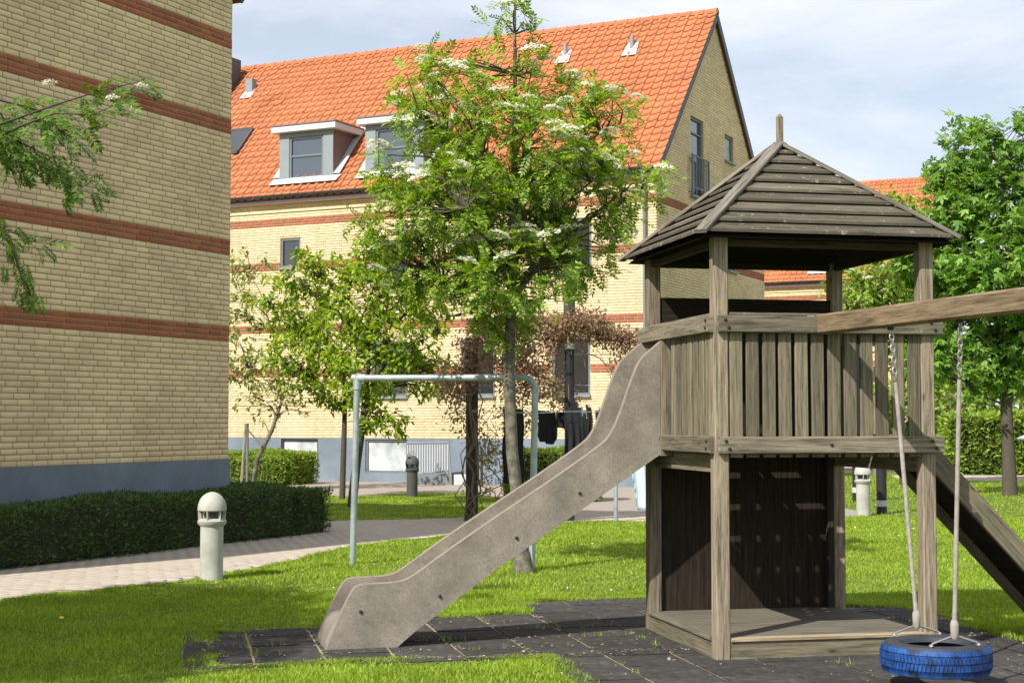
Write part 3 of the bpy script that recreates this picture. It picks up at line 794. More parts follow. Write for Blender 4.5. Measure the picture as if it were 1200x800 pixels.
def window(parent, org, ax, nrm, x0, x1, z0, z1, depth=.08, fr='frame', gl='glass', fw=.06, mull=None, trans=None, sill=True, name='window'):
    org = Vector(org); ax = Vector(ax); nr = Vector(nrm)
    P = lambda x, z, d: tuple(org + ax * x + Vector((0, 0, z)) - nr * d)
    mb = MB(); up = tuple(nr)
    d = depth
    mb.beam(P(x0 + .002, z0 + fw / 2, d), P(x1 - .002, z0 + fw / 2, d), fw, .06, up)
    mb.beam(P(x0 + .002, z1 - fw / 2, d), P(x1 - .002, z1 - fw / 2, d), fw, .06, up)
    for x in [x0 + fw / 2, x1 - fw / 2] + ([mull] if mull else []):
        mb.beam(P(x, z0 + fw, d), P(x, z1 - fw, d), fw, .058, up)
    if trans: mb.beam(P(x0 + fw, trans, d - .004), P(x1 - fw, trans, d - .004), fw * .7, .05, up)
    f = mb.build(name, M[fr], parent)
    g_ = MB(); g_.add([P(x0 + .01, z0 + .01, d + .012), P(x1 - .01, z0 + .01, d + .012), P(x1 - .01, z1 - .01, d + .012), P(x0 + .01, z1 - .01, d + .012)], [(0, 1, 2, 3)])
    g_.build('pane', M[gl], f, normals=False)
    if sill:
        s_ = MB(); s_.beam(P(x0 - .02, z0 - .02, .0), P(x1 + .02, z0 - .02, .0), .05, .16, up); s_.build('sill', M['zinc'], f)
    return f

def tile_tpl(pitch=.245, ln=.30):
    prof = [(0, .0), (.035, -.012), (.10, -.014), (.15, -.002), (.185, .024), (.22, .032), (.255, .014)]
    V = []; F = []; n = len(prof); t = .026
    for y, dz in ((0, .034), (ln, 0)):
        for x, z in prof: V.append((x, y, z + dz))
    for x, z in prof: V.append((x, 0, z + .034 - t))
    for i in range(n - 1):
        F.append((i, i + 1, n + i + 1, n + i)); F.append((2 * n + i, 2 * n + i + 1, i + 1, i))
    return np.array(V), np.array(F)

def house(name, loc, label, L=26.0, D=8.4, plinth=1.07, eave=7.25, ridge=11.75, front_windows=(), gable_windows=(), front_single=0, gable_single=0, tiles=True, tile_single=300, evf=None, evg=None, bricks_front=True, mortar='mortar'):
    """local frame: gable wall at x=0 facing +x, y 0..D; long wall at y=0 facing -y running to x=-L"""
    rz = R(-26)
    root = empty(name, (loc[0], loc[1], 0), rz, label, 'house')
    world = Matrix.Translation(Vector((loc[0], loc[1], 0))) @ Matrix.Rotation(rz, 4, 'Z')
    m = (ridge - eave) / (D / 2)
    gtop = lambda y: eave + m * min(y, D - y) - .02
    ftop = lambda x: eave
    bands = [(23, 26), (40, 43), (64, 67), (81, 84)]
    # plinth
    mb = MB(); mb.box(-L, .02, -.02, D + .02, -.3, plinth, ch=.004)
    # plinth is built as four faces with openings on the front
    fh = [h for h in front_windows if h['z1'] <= plinth + .02]
    fholes_p = [(h['s0'], h['s1'], h['z0'], h['z1']) for h in fh]
    pf = wall_mesh('plinth', root, (.02, -.02, 0), (-1, 0, 0), (0, -1, 0), L + .02, -.3, lambda x: plinth, fholes_p, M['plinth'])
    mb = MB(); mb.add([(.02, -.02, -.3), (.02, D + .02, -.3), (.02, D + .02, plinth), (.02, -.02, plinth)], [(0, 1, 2, 3)])
    mb.add([(.02, -.02, plinth), (-L, -.02, plinth), (-L, .0, plinth), (.0, .0, plinth)], [(3, 2, 1, 0)])
    mb.add([(.02, -.02, plinth), (.02, D + .02, plinth), (0, D, plinth), (0, 0, plinth)], [(0, 1, 2, 3)])
    mb.add([(.02, D + .02, -.3), (-L, D + .02, -.3), (-L, D + .02, plinth), (.02, D + .02, plinth)], [(0, 1, 2, 3)])
    mb.build('plinth', M['plinth'], root, normals=False)
    up = [h for h in front_windows if h['z1'] > plinth + .02]
    holes_f = [(h['s0'], h['s1'], h['z0'], h['z1']) for h in up]
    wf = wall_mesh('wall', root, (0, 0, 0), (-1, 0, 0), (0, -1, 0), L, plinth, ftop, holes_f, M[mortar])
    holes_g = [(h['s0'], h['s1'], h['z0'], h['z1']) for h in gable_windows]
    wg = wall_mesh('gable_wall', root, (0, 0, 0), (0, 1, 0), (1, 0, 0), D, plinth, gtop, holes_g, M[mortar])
    mb = MB(); mb.add([(0, D, plinth), (-L, D, plinth), (-L, D, eave), (0, D, eave)], [(0, 1, 2, 3)])
    mb.add([(-L, 0, -.3), (-L, D, -.3), (-L, D, eave), (-L, D / 2, ridge), (-L, 0, eave)], [(0, 1, 2, 3, 4)])
    mb.build('wall', M['yellow'], root, normals=False)
    if bricks_front:
        lay_bricks(wf, L, plinth, ftop, holes_f, bands, (0, 0, 0), (-1, 0, 0), (0, -1, 0), world, front_single, evf)
        lay_bricks(wg, D, plinth, gtop, holes_g, bands, (0, 0, 0), (0, 1, 0), (1, 0, 0), world, gable_single, evg)
    for h in fh: window(root, (.02, -.02, 0), (-1, 0, 0), (0, -1, 0), h['s0'], h['s1'], h['z0'], h['z1'], depth=.06, fr=h.get('fr', 'darkframe'), gl=h.get('gl', 'frosted'), sill=False, fw=.05)
    for h in up: window(root, (0, 0, 0), (-1, 0, 0), (0, -1, 0), h['s0'], h['s1'], h['z0'], h['z1'], depth=.05, fr=h.get('fr', 'frame'), gl=h.get('gl', 'glassdark'), mull=h.get('mull'))
    for h in gable_windows: window(root, (0, 0, 0), (0, 1, 0), (1, 0, 0), h['s0'], h['s1'], h['z0'], h['z1'], depth=.07, fr=h.get('fr', 'frame'), gl=h.get('gl', 'glass'), trans=h.get('tr'))
    # cornice courses and gutter
    for z0_, z1_, pr in ((eave - .42, eave - .355, .035), (eave - .26, eave - .19, .06), (eave - .19, eave - .03, .11)):
        c = MB(); c.box(-L, .0 if pr < .1 else -.003, -pr, -.0005, z0_, z1_, ch=.004); c.build('cornice', M['yellow'], root)
    gt = MB(); yy, zz = -.19, eave + .02
    arc = [(yy + .07 * math.cos(a_), zz - .07 * math.sin(a_)) for a_ in np.linspace(0, math.pi, 9)]
    Vg = [(.02, y_, z_) for y_, z_ in arc] + [(-L, y_, z_) for y_, z_ in arc]
    gt.add(Vg, [(i, i + 1, 9 + i + 1, 9 + i) for i in range(8)]); gt.add(Vg[:9], [tuple(range(9))])
    gt.build('gutter', M['gutter'], root, smooth=False)
    fb = MB(); fb.box(-L, .0, -.145, -.115, eave - .2, eave + .0, ch=.003, axis=0); fb.build('fascia', M['gutter'], root)
    # roof: solid slab plus tiles on the front slope
    sl = math.hypot(D / 2 + .2, m * (D / 2 + .2))
    ov = .12
    rf = MB()
    y0r, z0r = -.16, eave - .16 * m + .06
    rf.add([(ov - .05, y0r, z0r), (-L, y0r, z0r), (-L, D / 2, ridge + .06), (ov - .05, D / 2, ridge + .06)], [(0, 3, 2, 1)])
    rf.add([(ov - .05, D + .16, z0r), (-L, D + .16, z0r), (-L, D / 2, ridge + .06), (ov - .05, D / 2, ridge + .06)], [(0, 1, 2, 3)])
    rf.add([(ov - .05, y0r, z0r - .1), (-L, y0r, z0r - .1), (-L, D / 2, ridge - .04), (ov - .05, D / 2, ridge - .04)], [(0, 1, 2, 3)])
    rf.add([(ov - .05, D + .16, z0r - .1), (-L, D + .16, z0r - .1), (-L, D / 2, ridge - .04), (ov - .05, D / 2, ridge - .04)], [(0, 3, 2, 1)])
    roof = rf.build('roof', M['tiledark'], root, normals=False)
    th = math.atan(m); ydir = np.array((0, math.cos(th), math.sin(th))); zdir = np.array((0, -math.sin(th), math.cos(th)))
    TV, TF = tile_tpl(); PT = .245; RL = .262
    slope = math.hypot(D / 2 - y0r, ridge + .06 - z0r)
    nr_ = int(slope / RL) ; nc = int((L + .1) / PT)
    pos = []
    for r in range(nr_):
        for c_ in range(nc):
            x = ov - .01 - PT * (c_ + 1); pos.append(np.array((x, y0r - .03, z0r + .04)) + ydir * (r * (slope + .0) / nr_))
    pos = np.array(pos)
    Wp = np.array([tuple(world @ Vector(p)) for p in pos])
    px = Wp[:, 0] / Wp[:, 1]; vis = (px > -.18) & (px < .34); k = np.where(vis, Wp[:, 1], 1e4); order = np.argsort(k)
    single = order[:tile_single]; rest = np.setdiff1d(np.arange(len(pos)), single)
    n = len(rest)
    V, F = scatter(TV, TF, pos[rest] + rng.normal(size=(n, 3)) * .002, np.tile(ydir, (n, 1)), np.tile(zdir, (n, 1)), 1.0)
    tag(np_mesh('roof_tiles', V, F, M['tile'], roof), kind='stuff')
    tm = None
    for i in single:
        if tm is None: o = np_mesh('roof_tile', TV, TF, M['tile'], roof); tm = o.data
        else: o = link('roof_tile', tm, roof)
        o.location = pos[i] + rng.normal(size=3) * .002; o.rotation_euler = (th, 0, 0)
    # ridge tiles
    rm = None
    for i in range(int(L / .36)):
        if rm is None:
            t_ = MB(); V_ = []
            for xx, rr in ((0, .12), (-.36, .105)):
                V_ += [(xx, rr * math.cos(a_), rr * math.sin(a_) - .02) for a_ in np.linspace(-.2, math.pi + .2, 9)]
            t_.add(V_, [(q, q + 1, 9 + q + 1, 9 + q) for q in range(8)] + [tuple(range(9))])
            o = t_.build('ridge_tile', M['tile'], roof, smooth=False); rm = o.data
        else: o = link('ridge_tile', rm, roof)
        o.location = (ov - .02 - i * .345, D / 2, ridge + .09)
    # verge board
    vb = MB()
    for ya, yb in ((-.16, D / 2), (D + .16, D / 2)):
        vb.beam((ov - .04, ya, z0r - .06), (ov - .04, yb, ridge + .0), .03, .19, (0, 0, 1))
    vb.build('verge_board', M['gutter'], root)
    return root, m, world

FW = [dict(s0=9.08, s1=10.2, z0=.25, z1=1.05, fr='darkframe'), dict(s0=6.5, s1=7.69, z0=.235, z1=1.05, fr='frame'),
      dict(s0=9.64, s1=10.25, z0=5.40, z1=6.16), dict(s0=6.52, s1=7.5, z0=4.85, z1=5.95, mull=7.0), dict(s0=6.5, s1=7.5, z0=2.09, z1=3.45, mull=7.0),
      dict(s0=1.6, s1=2.5, z0=4.95, z1=6.2), dict(s0=1.64, s1=2.6, z0=2.09, z1=3.45, mull=2.12), dict(s0=4.1, s1=5.0, z0=4.95, z1=6.2), dict(s0=4.1, s1=5.0, z0=2.09, z1=3.45),
      dict(s0=13, s1=13.9, z0=4.95, z1=6.2), dict(s0=13, s1=13.9, z0=2.09, z1=3.45), dict(s0=17, s1=17.9, z0=4.95, z1=6.2)]
GW = [dict(s0=2.35, s1=3.3, z0=6.95, z1=8.88, tr=8.5), dict(s0=4.99, s1=5.69, z0=8.18, z1=8.87, gl='frosted'), dict(s0=5.2, s1=5.9, z0=5.36, z1=6.2)]
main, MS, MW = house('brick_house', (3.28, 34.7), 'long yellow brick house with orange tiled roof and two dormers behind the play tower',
    mortar='mortarlit', front_windows=FW, gable_windows=GW, front_single=300, evf=lambda px, pz: (pz > -.01))
EAVE, RIDGE = 7.25, 11.75
roof_z = lambda y: EAVE + MS * y + .08

def dormer(root, s0, s1):
    """dormer between s0 and s1 along the front wall; front plane at y=.3"""
    y0 = .28; zb = roof_z(y0) - .03; zt = 8.93; ym = (zt + .2 - EAVE) / MS
    x0, x1 = -s1, -s0
    d = MB()
    # cheeks
    for x, t in ((x0, .06), (x1 - .06, .06)):
        d.poly([(x, y0 + .03, zb - .1), (x, y0 + .03, zt), (x, ym + .1, zt), (x, ym + .1, roof_z(ym) - .2)], t, (1, 0, 0))
    dr = d.build('dormer', M['zincbrown'], root)
    # front: two broad grey posts, head and apron
    f = MB(); pw = .30
    f.box(x0, x0 + pw, y0, y0 + .10, zb, zt - .003, axis=2); f.box(x1 - pw, x1, y0, y0 + .10, zb, zt - .003, axis=2)
    f.box(x0 + pw, x1 - pw, y0 + .003, y0 + .09, zt - .12, zt - .004, axis=0); f.box(x0 + pw, x1 - pw, y0 + .003, y0 + .09, zb, zb + .12, axis=0)
    f.build('dormer_front', M['zinc'], dr)
    w_ = MB(); a_, b_ = x0 + pw, x1 - pw
    zz0, zz1 = zb + .12, zt - .12
    w_.box(a_, b_, y0 + .02, y0 + .08, zz0, zz0 + .06, axis=0); w_.box(a_, b_, y0 + .02, y0 + .08, zz1 - .06, zz1, axis=0)
    w_.box(a_, a_ + .06, y0 + .021, y0 + .079, zz0 + .06, zz1 - .06, axis=2); w_.box(b_ - .06, b_, y0 + .021, y0 + .079, zz0 + .06, zz1 - .06, axis=2)
    zm = (zz0 + zz1) / 2 + .05
    w_.box(a_ + .06, b_ - .06, y0 + .03, y0 + .07, zm - .025, zm + .025, axis=0)
    w_.build('window', M['frame'], dr)
    g_ = MB(); g_.add([(a_, y0 + .06, zz0), (b_, y0 + .06, zz0), (b_, y0 + .06, zz1), (a_, y0 + .06, zz1)], [(0, 1, 2, 3)]); g_.build('pane', M['glass'], dr, normals=False)
    r_ = MB(); r_.box(x0 - .16, x1 + .16, y0 - .16, ym + .35, zt, zt + .16, ch=.01, axis=0); r_.build('dormer_roof', M['white'], dr)
    t_ = MB(); t_.box(x0 - .18, x1 + .18, y0 - .18, ym + .36, zt + .16, zt + .20, ch=.005, axis=0); t_.build('roof_edge', M['zincbrown'], dr)
    # lead apron lying over the tiles, and side flashing
    fl = MB()
    p = lambda x, y, dz: (x, y, roof_z(y) + dz + .04)
    fl.add([p(x0 - .2, y0 - .2, .12), p(x1 + .2, y0 - .2, .12), p(x1 + .25, y0 + .02, .07), p(x0 - .2, y0 + .02, .07)], [(0, 1, 2, 3)])
    fl.add([p(x1, y0, .12), p(x1 + .2, y0, .12), p(x1 + .2, ym, .12), p(x1, ym, .12)], [(0, 1, 2, 3)])
    fl.add([p(x0 - .2, y0, .12), p(x0, y0, .12), p(x0, ym, .12), p(x0 - .2, ym, .12)], [(0, 1, 2, 3)])
    fl.build('flashing', M['lead'], dr)
    return dr
dormer(main, 8.86, 10.5)
dormer(main, 6.22, 7.9)
def roof_vent(s, y, kind):
    z = roof_z(y)
    v = MB()
    if kind == 'box': v.box(-s - .12, -s + .12, y - .1, y + .12, z - .2, z + .42, ch=.01, axis=2)
    else: v.tube([(-s, y, z - .1), (-s, y, z + .38)], .055, 14)
    o = v.build('roof_vent', M['zinc'], main)
    f = MB(); yy0, yy1 = y - .28, y + .1
    f.add([(-s - .2, yy0, roof_z(yy0) + .12), (-s + .2, yy0, roof_z(yy0) + .12), (-s + .14, yy1, roof_z(yy1) + .12), (-s - .14, yy1, roof_z(yy1) + .12)], [(0, 1, 2, 3)])
    f.build('flashing', M['lead'], o)
roof_vent(13.6, 3.3, 'box'); roof_vent(3.72, 3.3, 'pipe'); roof_vent(1.87, 3.3, 'pipe')
c = MB(); c.box(-15.0, -14.3, 3.1, 3.8, 10.2, 12.0, ch=.01, axis=2); ch_ = c.build('chimney', M['gutter'], main)
s_ = MB(); ya, yb = 1.2, 1.9
s_.add([(-13.3, ya, roof_z(ya) + .17), (-12.5, ya, roof_z(ya) + .17), (-12.5, yb, roof_z(yb) + .17), (-13.3, yb, roof_z(yb) + .17)], [(0, 1, 2, 3)])
sk = s_.build('skylight', M['glassdark'], main)
s_ = MB()
for a_, b_ in (((-13.3, ya), (-12.5, ya)), ((-12.5, ya), (-12.5, yb)), ((-12.5, yb), (-13.3, yb)), ((-13.3, yb), (-13.3, ya))):
    s_.beam((a_[0], a_[1], roof_z(a_[1]) + .15), (b_[0], b_[1], roof_z(b_[1]) + .15), .07, .09)
s_.build('frame', M['gutter'], sk)
d_ = MB(); d_.tube([(-.26, -.19, 7.2), (-.26, -.19, 7.1), (-.26, -.08, 6.85), (-.26, -.08, .1)], .042, 12); d_.build('downpipe', M['zinc'], main, smooth=True)
# french balcony rail on the gable
b_ = MB()
for z in (6.9, 7.12, 7.9): b_.beam((.09, 2.22, z), (.09, 3.45, z), .03, .04)
for y in (2.22, 3.45): b_.beam((.09, y, 6.88), (.09, y, 7.92), .035, .04, (1, 0, 0))
for y in (2.22, 3.45):
    for z in (7.0, 7.8): b_.beam((.0, y, z), (.09, y, z), .03, .03)
bal = b_.build('balcony_rail', M['frame'], main)
bar0 = None
for k in range(11):
    if bar0 is None:
        b_ = MB(); b_.box(-.008, .008, -.008, .008, 7.14, 7.88, ch=.002, axis=2); bo = b_.build('balcony_bar', M['frame'], bal); bar0 = bo.data
    else: bo = link('balcony_bar', bar0, bal)
    bo.location = (.09, 2.30 + k * .107, 0)

# left building: gable wall facing +x, its far corner is in view
left, _, _ = house('brick_building', (-7.39 - .438 * 1.4, 12.55 - .899 * 1.4), 'shaded yellow brick gable wall with red brick bands beside the path', L=16, D=9.8, plinth=1.0,
    front_single=0, gable_single=300, tile_single=0, evg=lambda px, pz: pz > -.03)
# far house
far, _, FWm = house('far_brick_house', (16.5, 61.2), 'distant yellow house with orange roof seen under the tower roof', L=24, tile_single=0,
    front_windows=[dict(s0=9.8, s1=11.2, z0=5.4, z1=6.5), dict(s0=6.2, s1=7.2, z0=5.0, z1=6.2), dict(s0=9.8, s1=10.8, z0=2.1, z1=3.4)], front_single=0, gable_single=0)
dormer(far, 3.0, 4.6)

# entrance ramp and railings in front of the main house
ramp_root = empty('entrance_ramp', tuple(MW @ Vector((-5.38, -.8, 0))), R(-26), 'dark concrete entrance ramp with pale slatted railing at the foot of the house', 'ramp')
r_ = MB(); r_.poly([(-.62, -.05, 0), (.58, -.05, 0), (.58, -.05, .30), (-.62, -.05, .12)], .6, (0, 1, 0)); r_.build('ramp_wall', M['concrete'], ramp_root)
r_ = MB(); r_.beam((-.62, -.08, .98), (.5, -.08, 1.0), .035, .035); r_.beam((-.62, -.08, .22), (.5, -.08, .34), .03, .03)
r_.beam((.5, -.08, 1.02), (.58, -.08, .2), .03, .03); r_.build('handrail', M['zinc'], ramp_root)
sm = None
for i in range(17):
    x = -.6 + i * .067
    if sm is None:
        q = MB(); q.box(-.014, .014, -.012, .012, .23, .97, ch=.002, axis=2); o = q.build('railing_bar', M['lead'], ramp_root); sm = o.data
    else: o = link('railing_bar', sm, ramp_root)
    o.location = (x, -.06, .05 * i / 17)
q = MB(); q.box(.66, .98, -.1, .5, 0, .25, ch=.01, axis=0); q.build('step', M['lead'], ramp_root)
q = MB(); q.box(.64, .92, .55, .6, .25, 1.05, ch=.004, axis=2); q.build('door', M['gutter'], ramp_root)
for x in (1.1, 1.16, 1.22, 1.28, 1.34):
    if x == 1.1:
        q = MB(); q.box(-.012, .012, -.1, -.08, .15, 1.0, ch=.002, axis=2); o = q.build('railing_bar', M['zinc'], ramp_root); sm2 = o.data
    else: o = link('railing_bar', sm2, ramp_root)
    o.location = (x, 0, 0)

# ------------------------------------------------------------------ play tower
S = 1.41
tower = empty('play_tower', tuple(from_uw(S / 2, S / 2)) + (0,), TROT, 'weathered wooden play tower with plank roof, slide and ramp on rubber tiles', 'play tower')
TX = Matrix.Translation((-S / 2, -S / 2, 0))            # corner-post frame -> tower frame
PW = .095
def part(name, mat, fn, parent=tower, smooth=False):
    mb = MB(TX); fn(mb); return mb.build(name, mat, parent, smooth)
for (u, v, top) in ((0, 0, 2.66), (S, 0, 2.68), (S, S, 2.66), (0, S, 2.66)):
    part('post', M['post'], lambda m_: m_.box(u - PW / 2, u + PW / 2, v - PW / 2, v + PW / 2, -.05, top, ch=.008, axis=2))
def bolts(pts, nrm, parent, r=.011):
    for p in pts:
        m_ = MB(TX); p = Vector(p); n_ = Vector(nrm); m_.tube([p - n_ * .004, p + n_ * .006, p + n_ * .008], [r, r, r * .6], 10); m_.build('bolt', M['bolt'], parent)
RT = .036
y_ = -PW / 2 - RT / 2
for z0, z1 in ((2.058, 2.165), (1.295, 1.402)):
    o = part('rail', M['rail'], lambda m_: m_.box(-.028, S + .09, -PW / 2 - RT, -PW / 2 - .0005, z0, z1, ch=.005, axis=0))
    bolts([(.012, -PW / 2 - RT, z1 - .028), (.035, -PW / 2 - RT, z0 + .03), (S + .005, -PW / 2 - RT, z1 - .028), (S + .035, -PW / 2 - RT, z0 + .03), (.72, -PW / 2 - RT, (z0 + z1) / 2)], (0, -1, 0), o)
    w1 = S + .10 if z0 > 2 else 1.0
    o = part('rail', M['rail'], lambda m_: m_.box(-PW / 2 - RT, -PW / 2 - .0005, -.035, w1, z0 + .002, z1 + .002, ch=.005, axis=1))
    bolts([(-PW / 2 - RT, .015, z1 - .03), (-PW / 2 - RT, .02, z0 + .03)], (-1, 0, 0), o)
    part('rail', M['rail'], lambda m_: m_.box(S + PW / 2 + .0005, S + PW / 2 + RT, -.03, S + .03, z0 + .003, z1 + .003, ch=.005, axis=1))
    part('rail', M['shadedwood'], lambda m_: m_.box(-.03, S + .03, S + PW / 2 + .0005, S + PW / 2 + RT, z0, z1, ch=.005, axis=0))
# thin capping strips on top of front rails
part('rail_cap', M['rail'], lambda m_: m_.box(.06, S - .06, -.045, .03, 2.168, 2.186, ch=.004, axis=0))
part('rail_cap', M['rail'], lambda m_: m_.box(-.045, .03, .06, S - .06, 2.166, 2.184, ch=.004, axis=1))
# front pickets
pk = .1105
for i in range(12):
    x0 = PW / 2 + .008 + i * pk
    if x0 + .085 > S - PW / 2: x0 = S - PW / 2 - .087
    dy = random.uniform(-.002, .002); lean = random.uniform(-.003, .003)
    part('picket', M['board'], lambda m_: m_.beam((x0 + .0425, -.033 + dy, 1.27), (x0 + .0425 + lean, -.033 + dy, 2.06), .085, .022, (0, 1, 0)))
# side pickets next to the slide
for i in range(7):
    v = .105 + i * .118
    part('picket', M['board'], lambda m_: m_.beam((-.033, v, 1.29), (-.033, v, 2.06), .088, .022, (1, 0, 0)))
part('slide_post', M['post'], lambda m_: m_.box(-.085, -.010, .945, .985, 1.26, 2.055, ch=.006, axis=2))
for v in (.1, .21, 1.2, 1.31):
    part('picket', M['board'], lambda m_: m_.beam((S + .033, v, 1.29), (S + .033, v, 2.06), .09, .022, (1, 0, 0)))
# back panels: upper solid boards, lower boards
for i in range(5):
    z0 = 1.40 + i * .198
    part('back_board', M['shadedwood'], lambda m_: m_.box(.03, S - .03, S - .03, S - .005, z0, z0 + .1978, ch=.001, axis=0))
part('back_panel', M['shadedwood'], lambda m_: m_.box(.035, S - .04, S - .012, S + .014, .14, 1.30, ch=.003, axis=2))
part('side_batten', M['darkwood'], lambda m_: m_.box(S - .10, S - .055, S - .075, S - .03, .14, 1.3, ch=.003, axis=2))
# platform planks
for i in range(10):
    v = -.02 + i * .146
    part('floor_plank', M['deckwood'], lambda m_: m_.box(PW / 2 + .002, S - PW / 2 - .002, v, v + .112, 1.285, 1.303, ch=.003, axis=0))
for u in (.02, S - .02):
    part('floor_joist', M['board'], lambda m_: m_.box(u - .02, u + .02, PW / 2 + .002, S - PW / 2 - .002, 1.17, 1.284, ch=.004, axis=1))
# low deck: frame, boards, nosing
part('deck_frame', M['board'], lambda m_: m_.box(.051, S + .03, -.04, -.005, .0, .118, ch=.004, axis=0))
part('deck_frame', M['board'], lambda m_: m_.box(-.045, -.008, .051, S + .06, .0, .118, ch=.004, axis=1))
part('deck_frame', M['board'], lambda m_: m_.box(S + .01, S + .045, .051, S + .06, .0, .118, ch=.004, axis=1))
part('deck_panel', M['deckwood'], lambda m_: m_.box(.0, S + .005, .03, S - .015, .115, .141, ch=.003, axis=0))
part('nosing', M['nosing'], lambda m_: m_.box(.052, S + .0, -.052, .028, .119, .143, ch=.004, axis=0))
part('nosing', M['deckwood'], lambda m_: m_.box(-.057, -.002, .052, S - .05, .119, .145, ch=.004, axis=1))
# roof
EO, EZ, AZ = .165, 2.655, 3.385
cx = S / 2; hw = S / 2 + EO
roofp = part('roof', M['shadedwood'], lambda m_: m_.add([(cx - hw + .02, cx - hw + .02, EZ - .01), (cx + hw - .02, cx - hw + .02, EZ - .01), (cx + hw - .02, cx + hw - .02, EZ - .01), (cx - hw + .02, cx + hw - .02, EZ - .01), (cx, cx, AZ - .04)],
             [(0, 4, 1), (1, 4, 2), (2, 4, 3), (3, 4, 0)]))
NPL = 9
rise = AZ - EZ
for side in range(4):
    rot = Matrix.Rotation(side * math.pi / 2, 4, 'Z')
    for k in range(NPL):
        f0 = k / NPL; f1 = min((k + 1.22) / NPL, .985)
        r0 = hw * (1 - f0); r1 = hw * (1 - f1); z0 = EZ + rise * f0; z1 = EZ + rise * f1
        t0 = .030; t1 = .008
        e = .0
        V = []
        for r_, z_, t_ in ((r0, z0, .026), (r1, z1, -.012), (r0, z0, t0 + .014), (r1, z1, t1)):
            V += [(-r_ + e, -r_ - (.006 if r_ == r0 else 0), z_ + t_), (r_ - e, -r_ - (.006 if r_ == r0 else 0), z_ + t_)]
        m_ = MB(TX @ Matrix.Translation((cx, cx, 0)) @ rot)
        o = random.random() * 30; o2 = random.random() * 30
        w0 = 2 * r0; pl_ = math.hypot(r0 - r1, z1 - z0)
        m_.add(V, [(0, 1, 3, 2), (4, 6, 7, 5), (0, 4, 5, 1), (2, 3, 7, 6), (0, 2, 6, 4), (1, 5, 7, 3)],
               [[(0, 0), (w0, 0), (w0, pl_), (0, pl_)], [(o, o2), (o, o2 + pl_), (o + w0, o2 + pl_), (o + w0, o2)], [(o, o2), (o, o2 + .04), (o + w0, o2 + .04), (o + w0, o2)], [(0, 0)] * 4, [(0, 0)] * 4, [(0, 0)] * 4])
        m_.build('roof_plank', M['roofwood'], roofp)
for sx, sy in ((-1, -1), (1, -1), (1, 1), (-1, 1)):
    hp = [(cx + sx * (hw + .018), cx + sy * (hw + .018), EZ + .022), (cx + sx * .01, cx + sy * .01, AZ + .030)]
    side_v = Vector((sx, -sy, 0)).normalized()
    m_ = MB(TX)
    m_.beam(hp[0], hp[1], .082, .024, (sx, sy, 1.6), .004)
    m_.build('hip_board', M['hip'], roofp)
part('finial', M['post'], lambda m_: (m_.box(cx - .02, cx + .02, cx - .02, cx + .02, AZ - .1, 3.60, ch=.004, axis=2), m_.tube([(cx, cx, 3.60), (cx, cx, 3.625)], [.026, .006], 4)), roofp)
for a0, b0 in (((.0, -.0), (S, 0)), ((0, 0), (0, S)), ((S, 0), (S, S)), ((0, S), (S, S))):
    part('roof_beam', M['darkwood'], lambda m_: m_.beam((a0[0] + (.05 if a0[0] != b0[0] else 0), a0[1] + (.05 if a0[1] != b0[1] else 0), 2.632), (b0[0] - (.05 if a0[0] != b0[0] else 0), b0[1] - (.05 if a0[1] != b0[1] else 0), 2.632), .045, .045), roofp)

# slide (fixed to the tower): near and far side panels, bed between them
def cat(pts, n=5):
    P_ = [np.array(p, float) for p in pts]; out_ = []
    for i in range(len(P_) - 1):
        p0, p1, p2, p3 = P_[max(i - 1, 0)], P_[i], P_[i + 1], P_[min(i + 2, len(P_) - 1)]
        for k in range(n):
            t = k / n
            out_.append(.5 * ((2 * p1) + (-p0 + p2) * t + (2 * p0 - 5 * p1 + 4 * p2 - p3) * t * t + (-p0 + 3 * p1 - 3 * p2 + p3) * t ** 3))
    out_.append(P_[-1]); return out_
SN = Vector((1.104, 10.70, 0)); sdx = Vector((-.966, -.259, 0)); sdy = Vector((-.259, .966, 0))   # along, across (away from camera)
tw_inv = (Matrix.Translation(tuple(from_uw(S / 2, S / 2)) + (0,)) @ Matrix.Rotation(TROT, 4, 'Z')).inverted()
def sp3(s, off, z): return tw_inv @ (SN + sdx * s + sdy * off + Vector((0, 0, z)))
top = [(0.0, 2.085), (.05, 2.06), (.117, 2.01), (.221, 1.914), (.291, 1.765), (.367, 1.56), (.435, 1.415), (.531, 1.32), (.867, 1.095), (1.262, .846), (1.585, .635), (1.82, .475), (1.92, .438), (2.06, .430), (2.182, .42), (2.24, .36), (2.33, .17), (2.40, 0.0)]
topc = cat(top, 5)
bot = [(2.40, -.04), (1.979, -.04), (1.94, .0), (1.806, .112), (1.262, .499), (.599, .929), (.121, 1.24), (0, 1.316)]
slide = None
